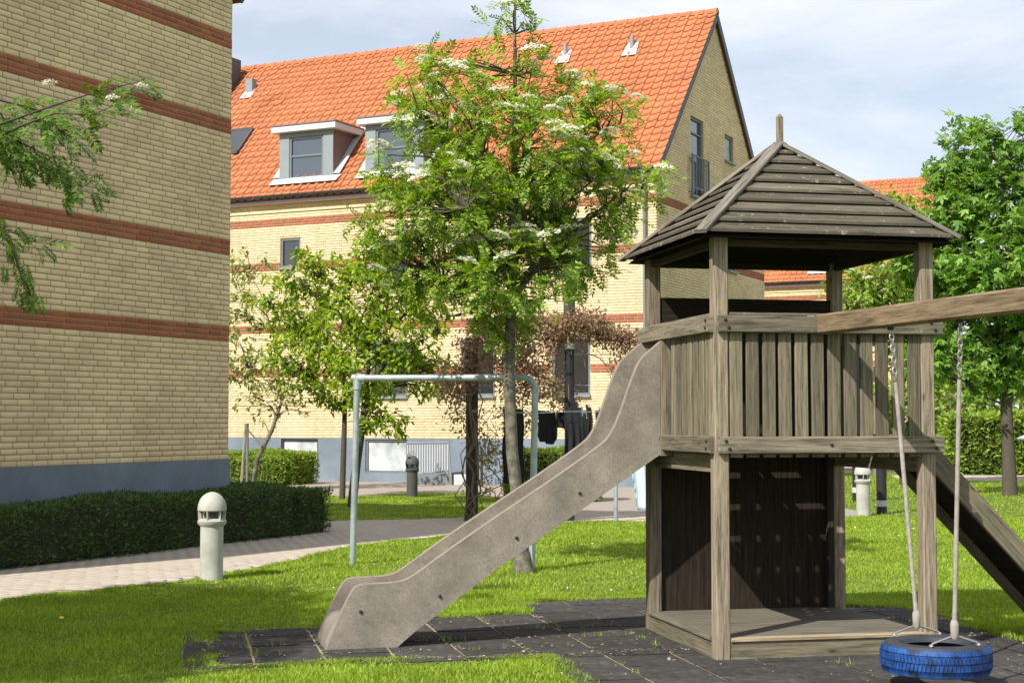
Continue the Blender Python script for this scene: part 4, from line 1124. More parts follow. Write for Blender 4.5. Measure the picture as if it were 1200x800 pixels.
for nm, off in (('side_panel', 0.0), ('side_panel', .43)):
    m_ = MB(); outl = [sp3(s_, off, z_) for s_, z_ in topc] + [sp3(s_, off, z_) for s_, z_ in bot[0:]]
    ax_ = (tw_inv.to_3x3() @ sdy)
    m_.poly(outl, .032, ax_)
    if slide is None:
        slide = link('slide', None, tower)
    o = m_.build(nm, M['slide'], slide)
    e_ = MB(); pts_ = [sp3(s_, off + .016, z_ + .001) for s_, z_ in topc]
    V = []; 
    for i, p in enumerate(pts_):
        d = (pts_[min(i + 1, len(pts_) - 1)] - pts_[max(i - 1, 0)]).normalized(); nn = ax_.cross(d).normalized()
        if nn.z < 0 : nn = -nn
        for a_ in np.linspace(0, math.pi, 5): V.append(p + ax_ * (.017 * math.cos(a_)) + nn * (.011 * math.sin(a_) - .002))
    e_.add(V, [(i * 5 + k, i * 5 + k + 1, (i + 1) * 5 + k + 1, (i + 1) * 5 + k) for i in range(len(pts_) - 1) for k in range(4)])
    e_.build('panel_edge', M['slide_edge'], slide, smooth=True)
bed = cat([(-.12, 1.36), (.12, 1.36), (.33, 1.28), (.6, 1.08), (1.2, .68), (1.7, .335), (1.9, .23), (2.1, .19), (2.3, .165), (2.37, .05), (2.38, 0)], 4)
m_ = MB(); V = []
for s_, z_ in bed:
    for off, dz in ((.042, .03), (.07, .008), (.14, 0), (.235, -.004), (.33, 0), (.40, .008), (.43, .03)): V.append(sp3(s_, off, z_ + dz))
m_.add(V, [(i * 7 + k, i * 7 + k + 1, (i + 1) * 7 + k + 1, (i + 1) * 7 + k) for i in range(len(bed) - 1) for k in range(6)])
o = m_.build('slide_bed', M['slide_bed'], slide, smooth=True)
sd_ = o.modifiers.new('thickness', 'SOLIDIFY'); sd_.thickness = .03; sd_.offset = 0
nrm_ = -(tw_inv.to_3x3() @ sdy)
for s_, z_ in ((2.17, .255), (1.64, .34), (1.112, .715), (.665, 1.01), (.077, 1.375)):
    m_ = MB(); p = sp3(s_, 0, z_); m_.tube([p - nrm_ * .004, p + nrm_ * .008, p + nrm_ * .012], [.011, .011, .007], 12); m_.build('bolt', M['bolt'], slide)

# ramp down the far side of the tower
rampp = link('ramp', None, tower)
def rp(s, off, z): return Vector((S + s - S / 2, off - S / 2, z))
ramp_top, ramp_end = (.07, 1.46), (1.52, -.03)
dvec = Vector((ramp_end[0] - ramp_top[0], 0, ramp_end[1] - ramp_top[1])); dn_ = Vector((-dvec.z, 0, dvec.x)).normalized()
for off in (.30, .88):
    m_ = MB(); m_.beam(rp(ramp_top[0], off, ramp_top[1] - .07), rp(ramp_end[0], off, ramp_end[1] - .07), .045, .135, tuple(dn_), .006); m_.build('side_board', M['board'], rampp)
ndk = 16
for k in range(ndk):
    f = (k + .5) / ndk; c0 = Vector((ramp_top[0] + dvec.x * f, 0, ramp_top[1] + dvec.z * f - .06)) 
    m_ = MB(); m_.beam(rp(c0.x, .325, c0.z), rp(c0.x, .855, c0.z), dvec.length / ndk - .006, .026, tuple(dn_)); m_.build('ramp_plank', M['shadedwood'], rampp)

# swing beam
bs = Vector((1.984, 9.80, 2.115)); bd = Vector((.303, -.953, 0)).normalized()
m_ = MB(tw_inv); m_.beam(bs, bs + bd * 3.5, .09, .125, (0, 0, 1), .012)
bm_ = m_.build('swing_beam', M['beam'], tower)
m_ = MB(tw_inv); q = bs - bd * .0
px_ = Vector((.978, .208, 0)); 
m_.beam(bs + Vector((-.075, -.022, -.055)), bs + Vector((-.075, -.022, .055)), .05, .006, (-.208, .978, 0), .001)
m_.build('bracket', M['galv'], bm_)
for sg in (-1, 1):
    m_ = MB(tw_inv); e = bs + bd * 3.3; pr_ = Vector((bd.y, -bd.x, 0)) * sg
    m_.beam(e + pr_ * .05 + Vector((0, 0, .1)), e + pr_ * .55 + Vector((0, 0, -2.16)), .09, .09, tuple(bd), .01); m_.build('support_leg', M['post'], bm_)

# ------------------------------------------------------------------ tyre swing
tc_ = Vector((2.39, 8.74, .085))
swing = empty('tyre_swing', tuple(tc_), R(12), 'blue painted tyre swing hanging on two ropes from the swing beam', 'tyre swing')
def tp(u, v, z): return Vector((u, v, z))
prof = []
Ro, Ri, hh_ = .305, .185, .09
body = [(Ri, .035), (Ri + .012, .012), (.235, .0), (.275, .008), (.292, .03), (.295, .055), (.295, .125), (.292, .15), (.275, .172), (.235, .18), (Ri + .012, .168), (Ri, .145), (Ri + .012, .140), (Ri + .03, .155), (.25, .150), (.272, .12), (.272, .06), (.25, .03), (Ri + .03, .025), (Ri + .012, .04)]
m_ = MB(); m_.lathe(body, n=64, closed=True); m_.build('tyre', M['rubber'], swing, smooth=True)
# tread: blocks around the crown, three ribs with grooves
nt_ = 84; m_ = MB()
for zc, hz, skew, sh in ((.030, .013, .35, 0), (.066, .017, .12, .5), (.108, .017, -.12, 0), (.147, .013, -.35, .5)):
    for k in range(nt_):
        a0 = 2 * math.pi * (k + sh) / nt_; a1 = a0 + 2 * math.pi / nt_ * .80
        V = []
        for a_, zz, rr in ((a0, -hz, 0), (a1, -hz, 0), (a1, hz, 0), (a0, hz, 0)):
            aa = a_ + skew * (2 * math.pi / nt_) * (1 if zz > 0 else -1)
            ed = .012 if (zc < .04 and zz < 0) or (zc > .14 and zz > 0) else 0
            for r_ in (.285, .310 - ed - abs(zc - .09) * .06): V.append((r_ * math.cos(aa), r_ * math.sin(aa), zc + zz))
        m_.add(V, [(1, 3, 5, 7), (0, 1, 7, 6), (2, 4, 5, 3), (0, 2, 3, 1), (6, 7, 5, 4)])
m_.build('tread', M['bluepaint'], swing)
m_ = MB(); m_.lathe([(.2945, .012), (.2995, .03), (.3005, .09), (.2995, .150), (.2935, .158)], n=64); m_.build('painted_crown', M['bluepaint'], swing, smooth=True)
sw_inv = (Matrix.Translation(tc_) @ Matrix.Rotation(R(12), 4, 'Z')).inverted()
for (tx, ty, ax_, ay_, bx_, by_) in ((2.235, 9.05, 2.327, 8.97, 0, .23), (2.452, 8.38, 2.437, 8.52, 0, -.22)):
    topz = 2.055
    a_ = sw_inv @ Vector((tx, ty, topz)); k_ = sw_inv @ Vector((ax_, ay_, .365))
    k_ = Vector((0.0, by_ * 1.0, k_.z)); 
    knee = a_.lerp(k_, .0)
    # chain
    seg = 9; ch = MB(); dd = (k_ - a_).normalized(); Lc_ = .30
    for i in range(seg):
        p0 = a_ + dd * (.03 + Lc_ * i / seg); axis = Vector((1, 0, 0)) if i % 2 else Vector((0, 1, 0))
        axis = (axis - dd * axis.dot(dd)).normalized(); pts_ = []
        for q in range(11):
            an = 2 * math.pi * q / 10; pts_.append(p0 + dd * (.024 * math.cos(an)) + axis * (.013 * math.sin(an)))
        ch.tube(pts_, .0042, 6, cap=False)
    ch.build('chain', M['steel'], swing, smooth=True)
    m_ = MB(); m_.tube([a_ + Vector((0, 0, .06)), a_ - Vector((0, 0, .02))], .019, 12); m_.build('hanger', M['bolt'], swing, smooth=True)
    r0 = a_ + dd * (Lc_ + .03)
    m_ = MB(); pts_ = [r0.lerp(k_, t) for t in np.linspace(0, 1, 12)]; m_.tube(pts_, [.011] + [.0125] * 10 + [.0145], 12); m_.build('rope', M['rope'], swing, smooth=True)
    m_ = MB(); m_.tube([k_ + Vector((0, 0, .04)), k_ + Vector((0, 0, .02)), k_ - Vector((0, 0, .05)), k_ - Vector((0, 0, .065))], [.017, .024, .022, .014], 12); m_.build('rope_end', M['rope'], swing, smooth=True)
    m_ = MB()
    for sg in (-1, 1):
        m_.tube([k_ - Vector((0, 0, .045)), k_ + Vector((sg * .03, 0, -.052)), k_ + Vector((sg * .135, 0, -.085)), k_ + Vector((sg * .142, 0, -.10)), Vector((sg * .142, k_.y, .165))], .0065, 8)
        m_.tube([Vector((sg * .142, k_.y, .182)), Vector((sg * .142, k_.y, .192))], [.014, .010], 8)
    m_.build('fork', M['steel'], swing, smooth=True)

# ------------------------------------------------------------------ bollards
def make_bollard(label, bmat, loc):
    r = empty('bollard_light', loc, 0, label, 'bollard', 'domed bollard lights')
    m_ = MB(); m_.lathe([(0, -.02), (.108, -.02), (.108, .53), (.09, .535), (0, .535)], n=28); m_.build('body', M[bmat], r, smooth=True)
    m_ = MB(); m_.lathe([(.108, .50), (.135, .53), (.137, .555), (.11, .575), (.06, .580), (0, .58)], n=28); m_.build('collar', M[bmat], r, smooth=True)
    m_ = MB(); m_.lathe([(0, .575), (.07, .58), (.062, .66), (0, .665)], n=20); m_.build('lamp', M['glassdark'] if bmat != 'bollard' else M['gutter'], r, smooth=True)
    for i in range(6):
        a_ = i * math.pi / 3 + .35
        m_ = MB(); m_.beam((.112 * math.cos(a_), .112 * math.sin(a_), .565), (.118 * math.cos(a_), .118 * math.sin(a_), .66), .012, .032, (math.cos(a_), math.sin(a_), 0), .002); m_.build('fin', M[bmat], r)
    m_ = MB(); m_.lathe([(.0, .645), (.125, .645), (.136, .655), (.136, .675), (.130, .715), (.114, .757), (.088, .79), (.055, .814), (.02, .826), (.0, .828)], n=28); m_.build('cap', M[bmat], r, smooth=True)
    return r
make_bollard('pale domed bollard light on the grass edge beside the near path', 'bollard', (-2.85, 14.66, 0))
make_bollard('pale domed bollard light beside black posts, seen beneath the tower platform', 'bollard', (5.58, 24.5, 0))
make_bollard('dark domed bollard light in front of the entrance ramp', 'bollarddark', (-1.953, 30.15, 0))

# ------------------------------------------------------------------ galvanised frame
fr_ = empty('pipe_frame', (-.74, 15.9, 0), 0, 'galvanised steel pipe frame standing on the lawn behind the slide', 'pipe frame')
Lb = Vector((-1.672 + .74, .30, 0)); Rb = Vector((.20 + .74, -.32, 0)); Lt = Vector((-1.63 + .74, .26, 1.95)); Rt = Vector((.235 + .74, -.30, 1.94))
m_ = MB(); m_.tube([Lb - Vector((0, 0, .05)), Lt - Vector((0, 0, .03))], .034, 14); m_.build('upright', M['galv'], fr_, smooth=True)
m_ = MB(); rtb = Rt - Vector((0, 0, .12)); m_.tube([Rb - Vector((0, 0, .05)), rtb], .034, 14); m_.build('upright', M['galv'], fr_, smooth=True)
m_ = MB(); dx_ = (Rt - Lt).normalized(); pts_ = [Lt, Lt.lerp(Rt, .5), Rt - dx_ * .12] + [Rt - dx_ * (.12 * (1 - math.sin(a_))) - Vector((0, 0, .12 * (1 - math.cos(a_)))) for a_ in np.linspace(.2, math.pi / 2, 6)]
m_.tube(pts_, .034, 14); m_.build('crossbar', M['galv'], fr_, smooth=True)
for qa, qb in ((Lt - Vector((0, 0, .12)), Lt + Vector((0, 0, .03))), (Lt - dx_ * .045, Lt + dx_ * .10), (rtb - Vector((0, 0, .05)), rtb + Vector((0, 0, .02)))):
    m_ = MB(); m_.tube([qa, qb], .0415, 14); m_.build('coupling', M['galv'], fr_, smooth=True)

# ------------------------------------------------------------------ pergola posts, clothes lines
def steel_post(x, y, h, r, label, band_z, mat='black', group=None, cap=False):
    o = empty('post', (x, y, 0), 0, label, 'post', group)
    o.name = 'steel_post'
    m_ = MB(); m_.tube([(0, 0, -.05), (0, 0, h)], r, 18); m_.build('shaft', M[mat], o, smooth=True)
    if band_z is not None:
        m_ = MB(); m_.lathe([(r, band_z - .05), (r + .008, band_z - .045), (r + .008, band_z + .045), (r, band_z + .05)], n=18); m_.build('band', M['lead'], o, smooth=True)
    if cap:
        m_ = MB(); m_.lathe([(0, h + .012), (r + .012, h + .01), (r + .012, h - .2), (r, h - .2)], n=18); m_.build('cap', M['gutter'], o, smooth=True)
    return o
steel_post(.86, 23.0, 3.30, .075, 'tall black post with a pale band, rising behind the laundry', 2.62, cap=True)
steel_post(5.98, 24.95, 3.3, .083, 'black post with a white band just right of the pale bollard, under the platform', .17, group='black posts beyond the tower')
steel_post(6.40, 28.6, 3.3, .083, 'black post farther back, left behind the pale bollard under the platform', .22, group='black posts beyond the tower')
steel_post(1.54, 22.85, 1.75, .032, 'thin galvanised post on the paving edge, seen under the slide', None, 'galv')
pr_ = empty('pergola_post', (-.603, 23.2, 0), 0, 'dark wooden post wrapped in bare creeper stems behind the pipe frame', 'post')
m_ = MB(); m_.box(-.09, .09, -.09, .09, -.05, 2.75, ch=.01, axis=2); m_.build('shaft', M['darkwood'], pr_)
lines = empty('clothes_line', (.2, 23.1, 0), 0, 'thin washing lines stretched between the dark post and the black post', 'clothes line')
m_ = MB()
for z, y in ((1.66, 0), (2.04, .08), (1.64, -.35)):
    m_.tube([(-.8, y, z), (.1, y, z - .03), (.66, y, z), (1.9, y, z - .02), (3.2, y, z)], .004, 5)
m_.tube([(.66, 0, 2.5), (2.6, 0, 2.5)], .005, 5)
m_.build('wire', M['galv'], lines)

def cloth(name, label, mat, outline, loc, folds=3, depth=.035, rz=0, cat='clothing', pins=(), group='washing hung on the lines'):
    """outline: list of (x, z) closed, hung from z=0; filled by a grid clipped to it and folded"""
    xs = [p[0] for p in outline]; zs = [p[1] for p in outline]
    nx, nz_ = 26, 22; V = []; idx = {}; F = []
    gx = np.linspace(min(xs), max(xs), nx); gz = np.linspace(min(zs), max(zs), nz_)
    P_ = np.array([(x, z) for z in gz for x in gx])
    ph = random.uniform(0, 6)
    for x, z in P_:
        t = (0 - z); V.append((x + .01 * math.sin(z * 9 + ph), depth * min(1, .15 + t * 1.3) * math.sin(x * folds * 2 * math.pi / (max(xs) - min(xs)) + ph + z * 1.4), z - .008 * math.sin(x * 20)))
    for j in range(nz_ - 1):
        for i in range(nx - 1):
            c_ = np.array([[(gx[i] + gx[i + 1]) / 2, (gz[j] + gz[j + 1]) / 2]])
            if inpoly(c_, outline)[0]: F.append((j * nx + i, j * nx + i + 1, (j + 1) * nx + i + 1, (j + 1) * nx + i))
    used = sorted(set(k for f in F for k in f)); mp_ = {k: i for i, k in enumerate(used)}
    m_ = MB(); m_.add([V[k] for k in used], [tuple(mp_[k] for k in f) for f in F])
    o = m_.build(name, M[mat], None, smooth=True, loc=loc, rz=rz, normals=False)
    so = o.modifiers.new('thickness', 'SOLIDIFY'); so.thickness = .008
    tag(o, label, cat, group)
    for x, pm in pins:
        q = MB(); q.beam((x, -.01, -.03), (x + .006, -.01, .055), .012, .02, (0, 1, 0), .002); q.build('clothes_peg', M[pm], o)
    return o
YL = 23.1
cloth('trousers', 'long black trousers hanging behind the pale tree trunk', 'blackcloth', [(-.15, 0), (.15, 0), (.15, -1.1), (.03, -1.12), (.0, -.35), (-.04, -1.12), (-.16, -1.1)], (.02, 23.1, 1.68), folds=2)
cloth('shirt', 'plain black shirt on the line just right of the pipe frame upright', 'blackcloth', [(-.14, 0), (.13, 0), (.14, -.42), (.10, -.49), (-.10, -.47), (-.15, -.40)], (.53, 23.1, 1.645), folds=2, pins=((.09, 'bluepin'),))
cloth('socks', 'small black garment held by a red peg left of the black post', 'blackcloth', [(-.07, 0), (.07, 0), (.075, -.26), (-.08, -.24)], (.745, 23.1, 1.64), folds=1, pins=((-.04, 'redpin'),))
cloth('jacket', 'black garment hanging directly in front of the black post', 'blackcloth', [(-.08, .06), (.02, .22), (.10, .12), (.12, -.66), (-.10, -.68)], (.88, 22.88, 1.66), folds=2)
cloth('striped_top', 'grey pleated top with black sleeves beside the black post', 'greycloth', [(-.12, 0), (.0, .03), (.09, -.02), (.12, -.58), (-.13, -.62)], (1.04, 23.1, 1.67), folds=4, depth=.02)
cloth('long_dress', 'black hanging garment at the right of the grey pleated top', 'blackcloth', [(-.02, .06), (.06, .02), (.09, -.3), (.10, -.7), (.03, -.72)], (1.12, 23.02, 1.68), folds=2, pins=((.03, 'black'),))
cloth('dark_cloth', 'narrow dark cloth hanging right beside the upper slide edge', 'blackcloth', [(-.05, 0), (.05, 0), (.05, -.28), (-.05, -.26)], (1.31, 23.1, 1.65), folds=1, pins=((0, 'black'),))
cloth('bed_sheet', 'pale blue sheet hanging low, seen between the slide and the tower', 'bluecloth', [(-.20, 0), (.20, 0), (.21, -1.45), (-.12, -1.5), (-.19, -.95)], (2.0, 23.1, 1.66), folds=2, cat='sheet')

# ------------------------------------------------------------------ hedges
def hedge(name, label, loc, rz, boxes, n, size, mat, group=None, seed=3, core='hedgetwig', tplx=None):
    r_ = np.random.default_rng(seed)
    root = empty(name, loc, rz, label, 'hedge', group)
    m_ = MB()
    P_, N_ = [], []
    area = [2 * ((b[1] - b[0]) * (b[4] - b[5] if 0 else b[5]) + (b[3] - b[2]) * b[5]) + (b[1] - b[0]) * (b[3] - b[2]) for b in boxes]
    for b, ar in zip(boxes, area):
        x0, x1, y0, y1, z0, z1 = b
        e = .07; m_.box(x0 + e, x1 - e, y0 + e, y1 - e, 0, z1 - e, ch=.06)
        k = int(n * ar / sum(area)); fa = np.array([(x1 - x0) * z1, (x1 - x0) * z1, (y1 - y0) * z1, (y1 - y0) * z1, (x1 - x0) * (y1 - y0) * 1.3]); fi = r_.choice(5, size=k, p=fa / fa.sum())
        X = r_.uniform(x0, x1, k); Y = r_.uniform(y0, y1, k); Z = r_.uniform(0.02, z1, k); Nn = np.zeros((k, 3))
        wob = .05 * np.sin(X * 3.1 + Y * 2.3) + .03 * np.sin(X * 9 + Z * 7) + .03 * np.sin(Y * 8.3 + Z * 5)
        din = np.abs(r_.normal(size=k)) * .05 - wob * .8
        Y = np.where(fi == 0, y0 + din, Y); Nn[fi == 0] = (0, -1, 0); Y = np.where(fi == 1, y1 - din, Y); Nn[fi == 1] = (0, 1, 0)
        X = np.where(fi == 2, x0 + din, X); Nn[fi == 2] = (-1, 0, 0); X = np.where(fi == 3, x1 - din, X); Nn[fi == 3] = (1, 0, 0)
        Z = np.where(fi == 4, z1 - din * .8, Z); Nn[fi == 4] = (0, 0, 1)
        P_.append(np.stack([X, Y, Z], 1)); N_.append(Nn)
    P_ = np.vstack(P_); N_ = np.vstack(N_); k = len(P_)
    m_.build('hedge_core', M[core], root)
    D_ = unit(N_ * .8 + r_.normal(size=(k, 3)) * .55 + np.array((0, 0, .35))); TV, TF = tplx or tpl_simple(.2, .05, .05)
    V, F = scatter(TV, TF, P_, D_, unit(r_.normal(size=(k, 3))), size * r_.uniform(.6, 1.3, k))
    np_mesh('foliage', V, F, M[mat], root)
    return root
LB = Matrix.Translation((-7.39, 12.55, 0)) @ Matrix.Rotation(R(-26), 4, 'Z')
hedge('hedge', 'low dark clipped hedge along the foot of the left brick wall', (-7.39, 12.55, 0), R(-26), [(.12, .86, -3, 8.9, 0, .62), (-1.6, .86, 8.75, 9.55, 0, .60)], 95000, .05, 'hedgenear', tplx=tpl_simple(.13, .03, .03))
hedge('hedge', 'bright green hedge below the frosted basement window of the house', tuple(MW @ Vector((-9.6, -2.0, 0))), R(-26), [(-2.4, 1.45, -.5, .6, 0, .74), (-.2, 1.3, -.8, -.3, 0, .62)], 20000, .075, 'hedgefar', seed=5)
hedge('hedge', 'tall sunlit hedge across the right background behind the tree trunk', (13.5, 43.5, 0), R(-4), [(-1.2, 12, -.6, .8, 0, 1.62)], 26000, .16, 'hedgefar', seed=6)
hedge('hedge', 'small bright green hedge behind the washing lines', (.9, 29.0, 0), R(-5), [(-1.0, .7, -.4, .4, 0, .95)], 9000, .07, 'hedgefar', seed=8)

# ------------------------------------------------------------------ trees and creepers
def pxb(cx, cy, rx, ry, Y, dy, ryd=None):
    """crown lobe given as sight-line position at distance Y (metres), converted once to metres"""
    f = 1800.0; X = (cx - 600) / f * Y; Z = EYE + (493 - cy) / f * Y
    return (X, Y + dy, Z, rx / f * Y, (ryd if ryd else (rx + ry) / 2 / f * Y), ry / f * Y)
Y0 = 15.3
blobs = [pxb(603, 20, 28, 62, Y0, .1, .35), pxb(600, 95, 45, 45, Y0, 0), pxb(508, 92, 38, 34, Y0, -.2), pxb(500, 135, 48, 42, Y0, .3), pxb(560, 150, 55, 55, Y0, -.4), pxb(650, 115, 55, 40, Y0, .1), pxb(700, 150, 42, 45, Y0, .3),
         pxb(620, 190, 75, 55, Y0, -.5), pxb(730, 130, 28, 25, Y0, 0), pxb(690, 225, 60, 50, Y0, .0), pxb(740, 225, 40, 45, Y0, -.2), pxb(765, 252, 25, 18, Y0, 0), pxb(480, 200, 45, 45, Y0, 0), pxb(520, 240, 75, 50, Y0, -.3), pxb(455, 285, 38, 45, Y0, .1),
         pxb(600, 275, 95, 55, Y0, .5), pxb(590, 320, 75, 45, Y0, -.4), pxb(680, 300, 60, 38, Y0, .2), pxb(500, 310, 65, 40, Y0, .0), pxb(545, 355, 50, 32, Y0, .3), pxb(640, 350, 35, 22, Y0, -.3), pxb(455, 330, 22, 28, Y0, 0), pxb(590, 375, 45, 22, Y0, .2), pxb(435, 262, 22, 20, Y0, 0), pxb(640, 215, 50, 45, Y0, .5), pxb(560, 200, 60, 50, Y0, .4)]
rowan, RP, RD = grow('rowan_tree', (.11, 15.3, 0), [(.11, 15.3, -.05), (.08, 15.3, .5), (.0, 15.3, 1.2), (-.03, 15.3, 2.0), (-.0, 15.3, 2.9), (.02, 15.3, 3.8), (.03, 15.3, 4.7), (.03, 15.3, 5.8)], [.080, .066, .060, .056, .046, .036, .024, .008],
    blobs, 590, tpl_pinnate(), M['rowan'], .215, 7, M['bark'], 'large rowan tree with clusters of cream blossom in the middle of the lawn', limbs=26, axis_z=2.1, seed=4, spread=.10, droop=.25)
flower_clusters(rowan, RP, RD, 130, .11, zmin=1.9)
# base flare
fl_ = MB(); fl_.tube([(0, 0, -.03), (0, 0, .06), (-.01, 0, .2)], [.115, .098, .080], 12); fl_.build('root_flare', M['bark'], rowan, smooth=True)

# rowan just outside the left edge, only its branches reach into view; a second one beyond it shades the near lawn
lr, LP_, LD_ = grow('rowan_tree', (-5.35, 10.1, 0), [(-5.35, 10.1, -.05), (-5.3, 10.1, 1.5), (-5.35, 10.1, 2.8), (-5.4, 10.1, 4.5)], [.12, .10, .08, .02],
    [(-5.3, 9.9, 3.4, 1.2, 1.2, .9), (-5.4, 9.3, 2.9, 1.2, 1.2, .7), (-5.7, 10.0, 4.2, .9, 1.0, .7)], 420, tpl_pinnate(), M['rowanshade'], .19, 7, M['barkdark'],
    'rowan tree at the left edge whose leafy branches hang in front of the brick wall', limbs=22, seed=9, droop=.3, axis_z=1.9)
grow('rowan_tree', (-6.1, 7.7, 0), [(-6.1, 7.7, -.05), (-6.0, 7.7, 1.5), (-5.9, 7.75, 2.8), (-5.9, 7.8, 5.2)], [.13, .11, .08, .02],
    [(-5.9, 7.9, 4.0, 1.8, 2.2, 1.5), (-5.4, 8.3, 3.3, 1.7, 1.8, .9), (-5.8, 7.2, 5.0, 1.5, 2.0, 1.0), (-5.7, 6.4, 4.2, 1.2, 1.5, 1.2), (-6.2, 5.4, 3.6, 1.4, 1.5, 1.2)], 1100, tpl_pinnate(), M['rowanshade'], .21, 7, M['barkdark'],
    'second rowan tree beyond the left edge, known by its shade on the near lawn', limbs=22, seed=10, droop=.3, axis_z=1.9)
random.seed(5)
lp_base = Vector((-5.35, 10.1, 0))
TVp, TFp = tpl_pinnate(7, .18)
leafme = None; nleaves = 0; extra = []
def branch(pts, nleaf, r0=.012, lsize=.185):
    global leafme, nleaves
    pts = [Vector(p) for p in pts]; m_ = MB(); n_ = len(pts)
    m_.tube([p - lp_base for p in pts], [r0 * (1 - .8 * i / (n_ - 1)) for i in range(n_)], 6); m_.build('branch', M['barkdark'], lr, smooth=True)
    for k in range(nleaf):
        t = (random.uniform(.12, 1)) * (n_ - 1) * .9999; i = int(t); p = pts[i].lerp(pts[i + 1], t - i); d = (pts[i + 1] - pts[i]).normalized()
        off = Vector((random.gauss(0, .05), random.gauss(0, .07), random.gauss(-.01, .05))); p = p + off
        dr_ = (d * .7 + Vector((random.gauss(0, .45), random.gauss(0, .45), random.gauss(-.35, .4)))).normalized()
        up_ = Vector((random.gauss(0, .4), random.gauss(-.6, .4), 1)); up_ = (up_ - dr_ * up_.dot(dr_)).normalized(); sx_ = dr_.cross(up_)
        sz = lsize * random.uniform(.6, 1.15); nleaves += 1
        if nleaves > 296: extra.append((p - lp_base, dr_, up_, sz)); continue
        if leafme is None:
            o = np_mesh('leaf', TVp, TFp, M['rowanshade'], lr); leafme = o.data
        else: o = link('leaf', leafme, lr)
        mt = Matrix((sx_, dr_, up_)).transposed()
        o.rotation_mode = 'QUATERNION'; o.rotation_quaternion = mt.to_quaternion(); o.location = p - lp_base
        o.scale = (sz, sz, sz)
def V8(x, y, Y): return ((x - 600) / 1800 * (Y + 3), Y + 3, EYE + (493 - y) / 1800 * (Y + 3))
branch([V8(-60, 170, 7.6), V8(-10, 145, 7.7), V8(60, 120, 7.8), V8(110, 104, 7.9), V8(160, 92, 7.9)], 54)
branch([V8(-20, 165, 7.6), V8(20, 145, 7.4), V8(60, 130, 7.3), V8(105, 132, 7.3), V8(130, 120, 7.3)], 44)
branch([V8(-60, 180, 7.9), V8(0, 160, 7.9), V8(40, 185, 8.0), V8(80, 205, 8.0), V8(112, 212, 8.0)], 60)
branch([V8(-60, 150, 8.2), V8(0, 155, 8.2), V8(30, 170, 8.2), V8(60, 185, 8.3), V8(76, 222, 8.3)], 46, lsize=.165)
branch([V8(-20, 110, 8.0), V8(15, 120, 8.0), V8(50, 130, 8.1), V8(75, 165, 8.1)], 38)
branch([V8(-30, 120, 8.0), V8(-5, 130, 8.0), V8(15, 165, 8.1), V8(22, 195, 8.1)], 34)
branch([V8(-50, 230, 7.8), V8(-10, 262, 7.8), V8(12, 290, 7.8), V8(20, 315, 7.8), V8(28, 338, 7.8)], 32, lsize=.155)
branch([V8(-60, 250, 7.6), V8(-10, 262, 7.6), V8(20, 275, 7.6), V8(40, 280, 7.6)], 16, lsize=.155)
ex = [np.array([tuple(e[k]) for e in extra]) for k in range(3)]
V, F = scatter(TVp, TFp, ex[0], ex[1], ex[2], np.array([e[3] for e in extra]))
tag(np_mesh('foliage', V, F, M['rowanshade'], lr), kind='stuff')
flp = np.array([tuple(Vector(V8(*q)) - lp_base) for q in ((55, 110, 7.6), (130, 128, 7.2), (163, 113, 7.8))])
flower_clusters(lr, flp, np.tile((0, -.4, .6), (3, 1)), 3, .045)

Ym = 28
b2 = [pxb(425, 345, 52, 48, 26.6, 0), pxb(385, 325, 42, 32, 26.6, .3), pxb(345, 315, 35, 22, 26.6, .2), pxb(470, 385, 48, 48, 26.6, -.2), pxb(430, 425, 62, 45, 26.6, 0), pxb(500, 440, 35, 30, 26.6, .2), pxb(450, 480, 38, 30, 26.6, 0), pxb(440, 300, 30, 30, 26.6, 0), pxb(500, 355, 30, 35, 26.6, 0)]
grow('cherry_tree', (-2.77, 26.6, 0), [(-2.77, 26.6, -.05), (-2.68, 26.6, .8), (-2.55, 26.6, 1.7), (-2.5, 26.6, 2.4), (-2.45, 26.6, 3.8)], [.085, .075, .06, .045, .012], b2, 380, tpl_simple(.24), M['cherry'], .13, 16, M['barkdark'],
     'yellow green cherry tree with a dark leaning trunk behind the pipe frame', limbs=20, seed=12, group='cherry trees before the long house', droop=.45, spread=.20, axis_z=1.6)
b3 = [pxb(390, 400, 45, 40, 29.5, 0), pxb(350, 360, 40, 30, 29.5, .2), pxb(320, 345, 35, 22, 29.5, 0), pxb(345, 415, 42, 35, 29.5, -.2), pxb(395, 450, 48, 32, 29.5, 0), pxb(330, 385, 30, 25, 29.5, .3)]
grow('cherry_tree', (-3.25, 29.5, 0), [(-3.25, 29.5, -.05), (-3.22, 29.5, 1.2), (-3.2, 29.5, 2.0), (-3.3, 29.5, 3.2)], [.06, .052, .042, .01], b3, 220, tpl_simple(.24), M['cherry'], .13, 15, M['barkdark'],
     'slender cherry tree with a thin straight trunk left of the pipe frame', limbs=16, seed=14, group='cherry trees before the long house', droop=.45, spread=.20, axis_z=1.7)
b4 = [pxb(318, 475, 40, 28, 33, 0), pxb(300, 425, 35, 22, 33, 0), pxb(290, 310, 30, 16, 33, .1), pxb(278, 360, 20, 45, 33, 0), pxb(345, 440, 38, 22, 33, 0), pxb(285, 430, 24, 26, 33, 0), pxb(360, 390, 30, 30, 33, .2), pxb(315, 385, 20, 14, 33, 0)]
st_, _, _ = grow('small_tree', (-5.6, 33, 0), [(-5.6, 33, -.05), (-5.45, 33, .7), (-5.15, 33, 1.3), (-4.95, 33, 1.9), (-5.1, 33, 3.2), (-5.4, 33, 4.2)], [.06, .055, .045, .035, .02, .008], b4, 190, tpl_simple(.26), M['varieg'], .13, 10, M['bark'],
     'small leaning tree with pale variegated leaves beside the left building corner', limbs=14, seed=15, droop=.3, spread=.18, axis_z=1.2)
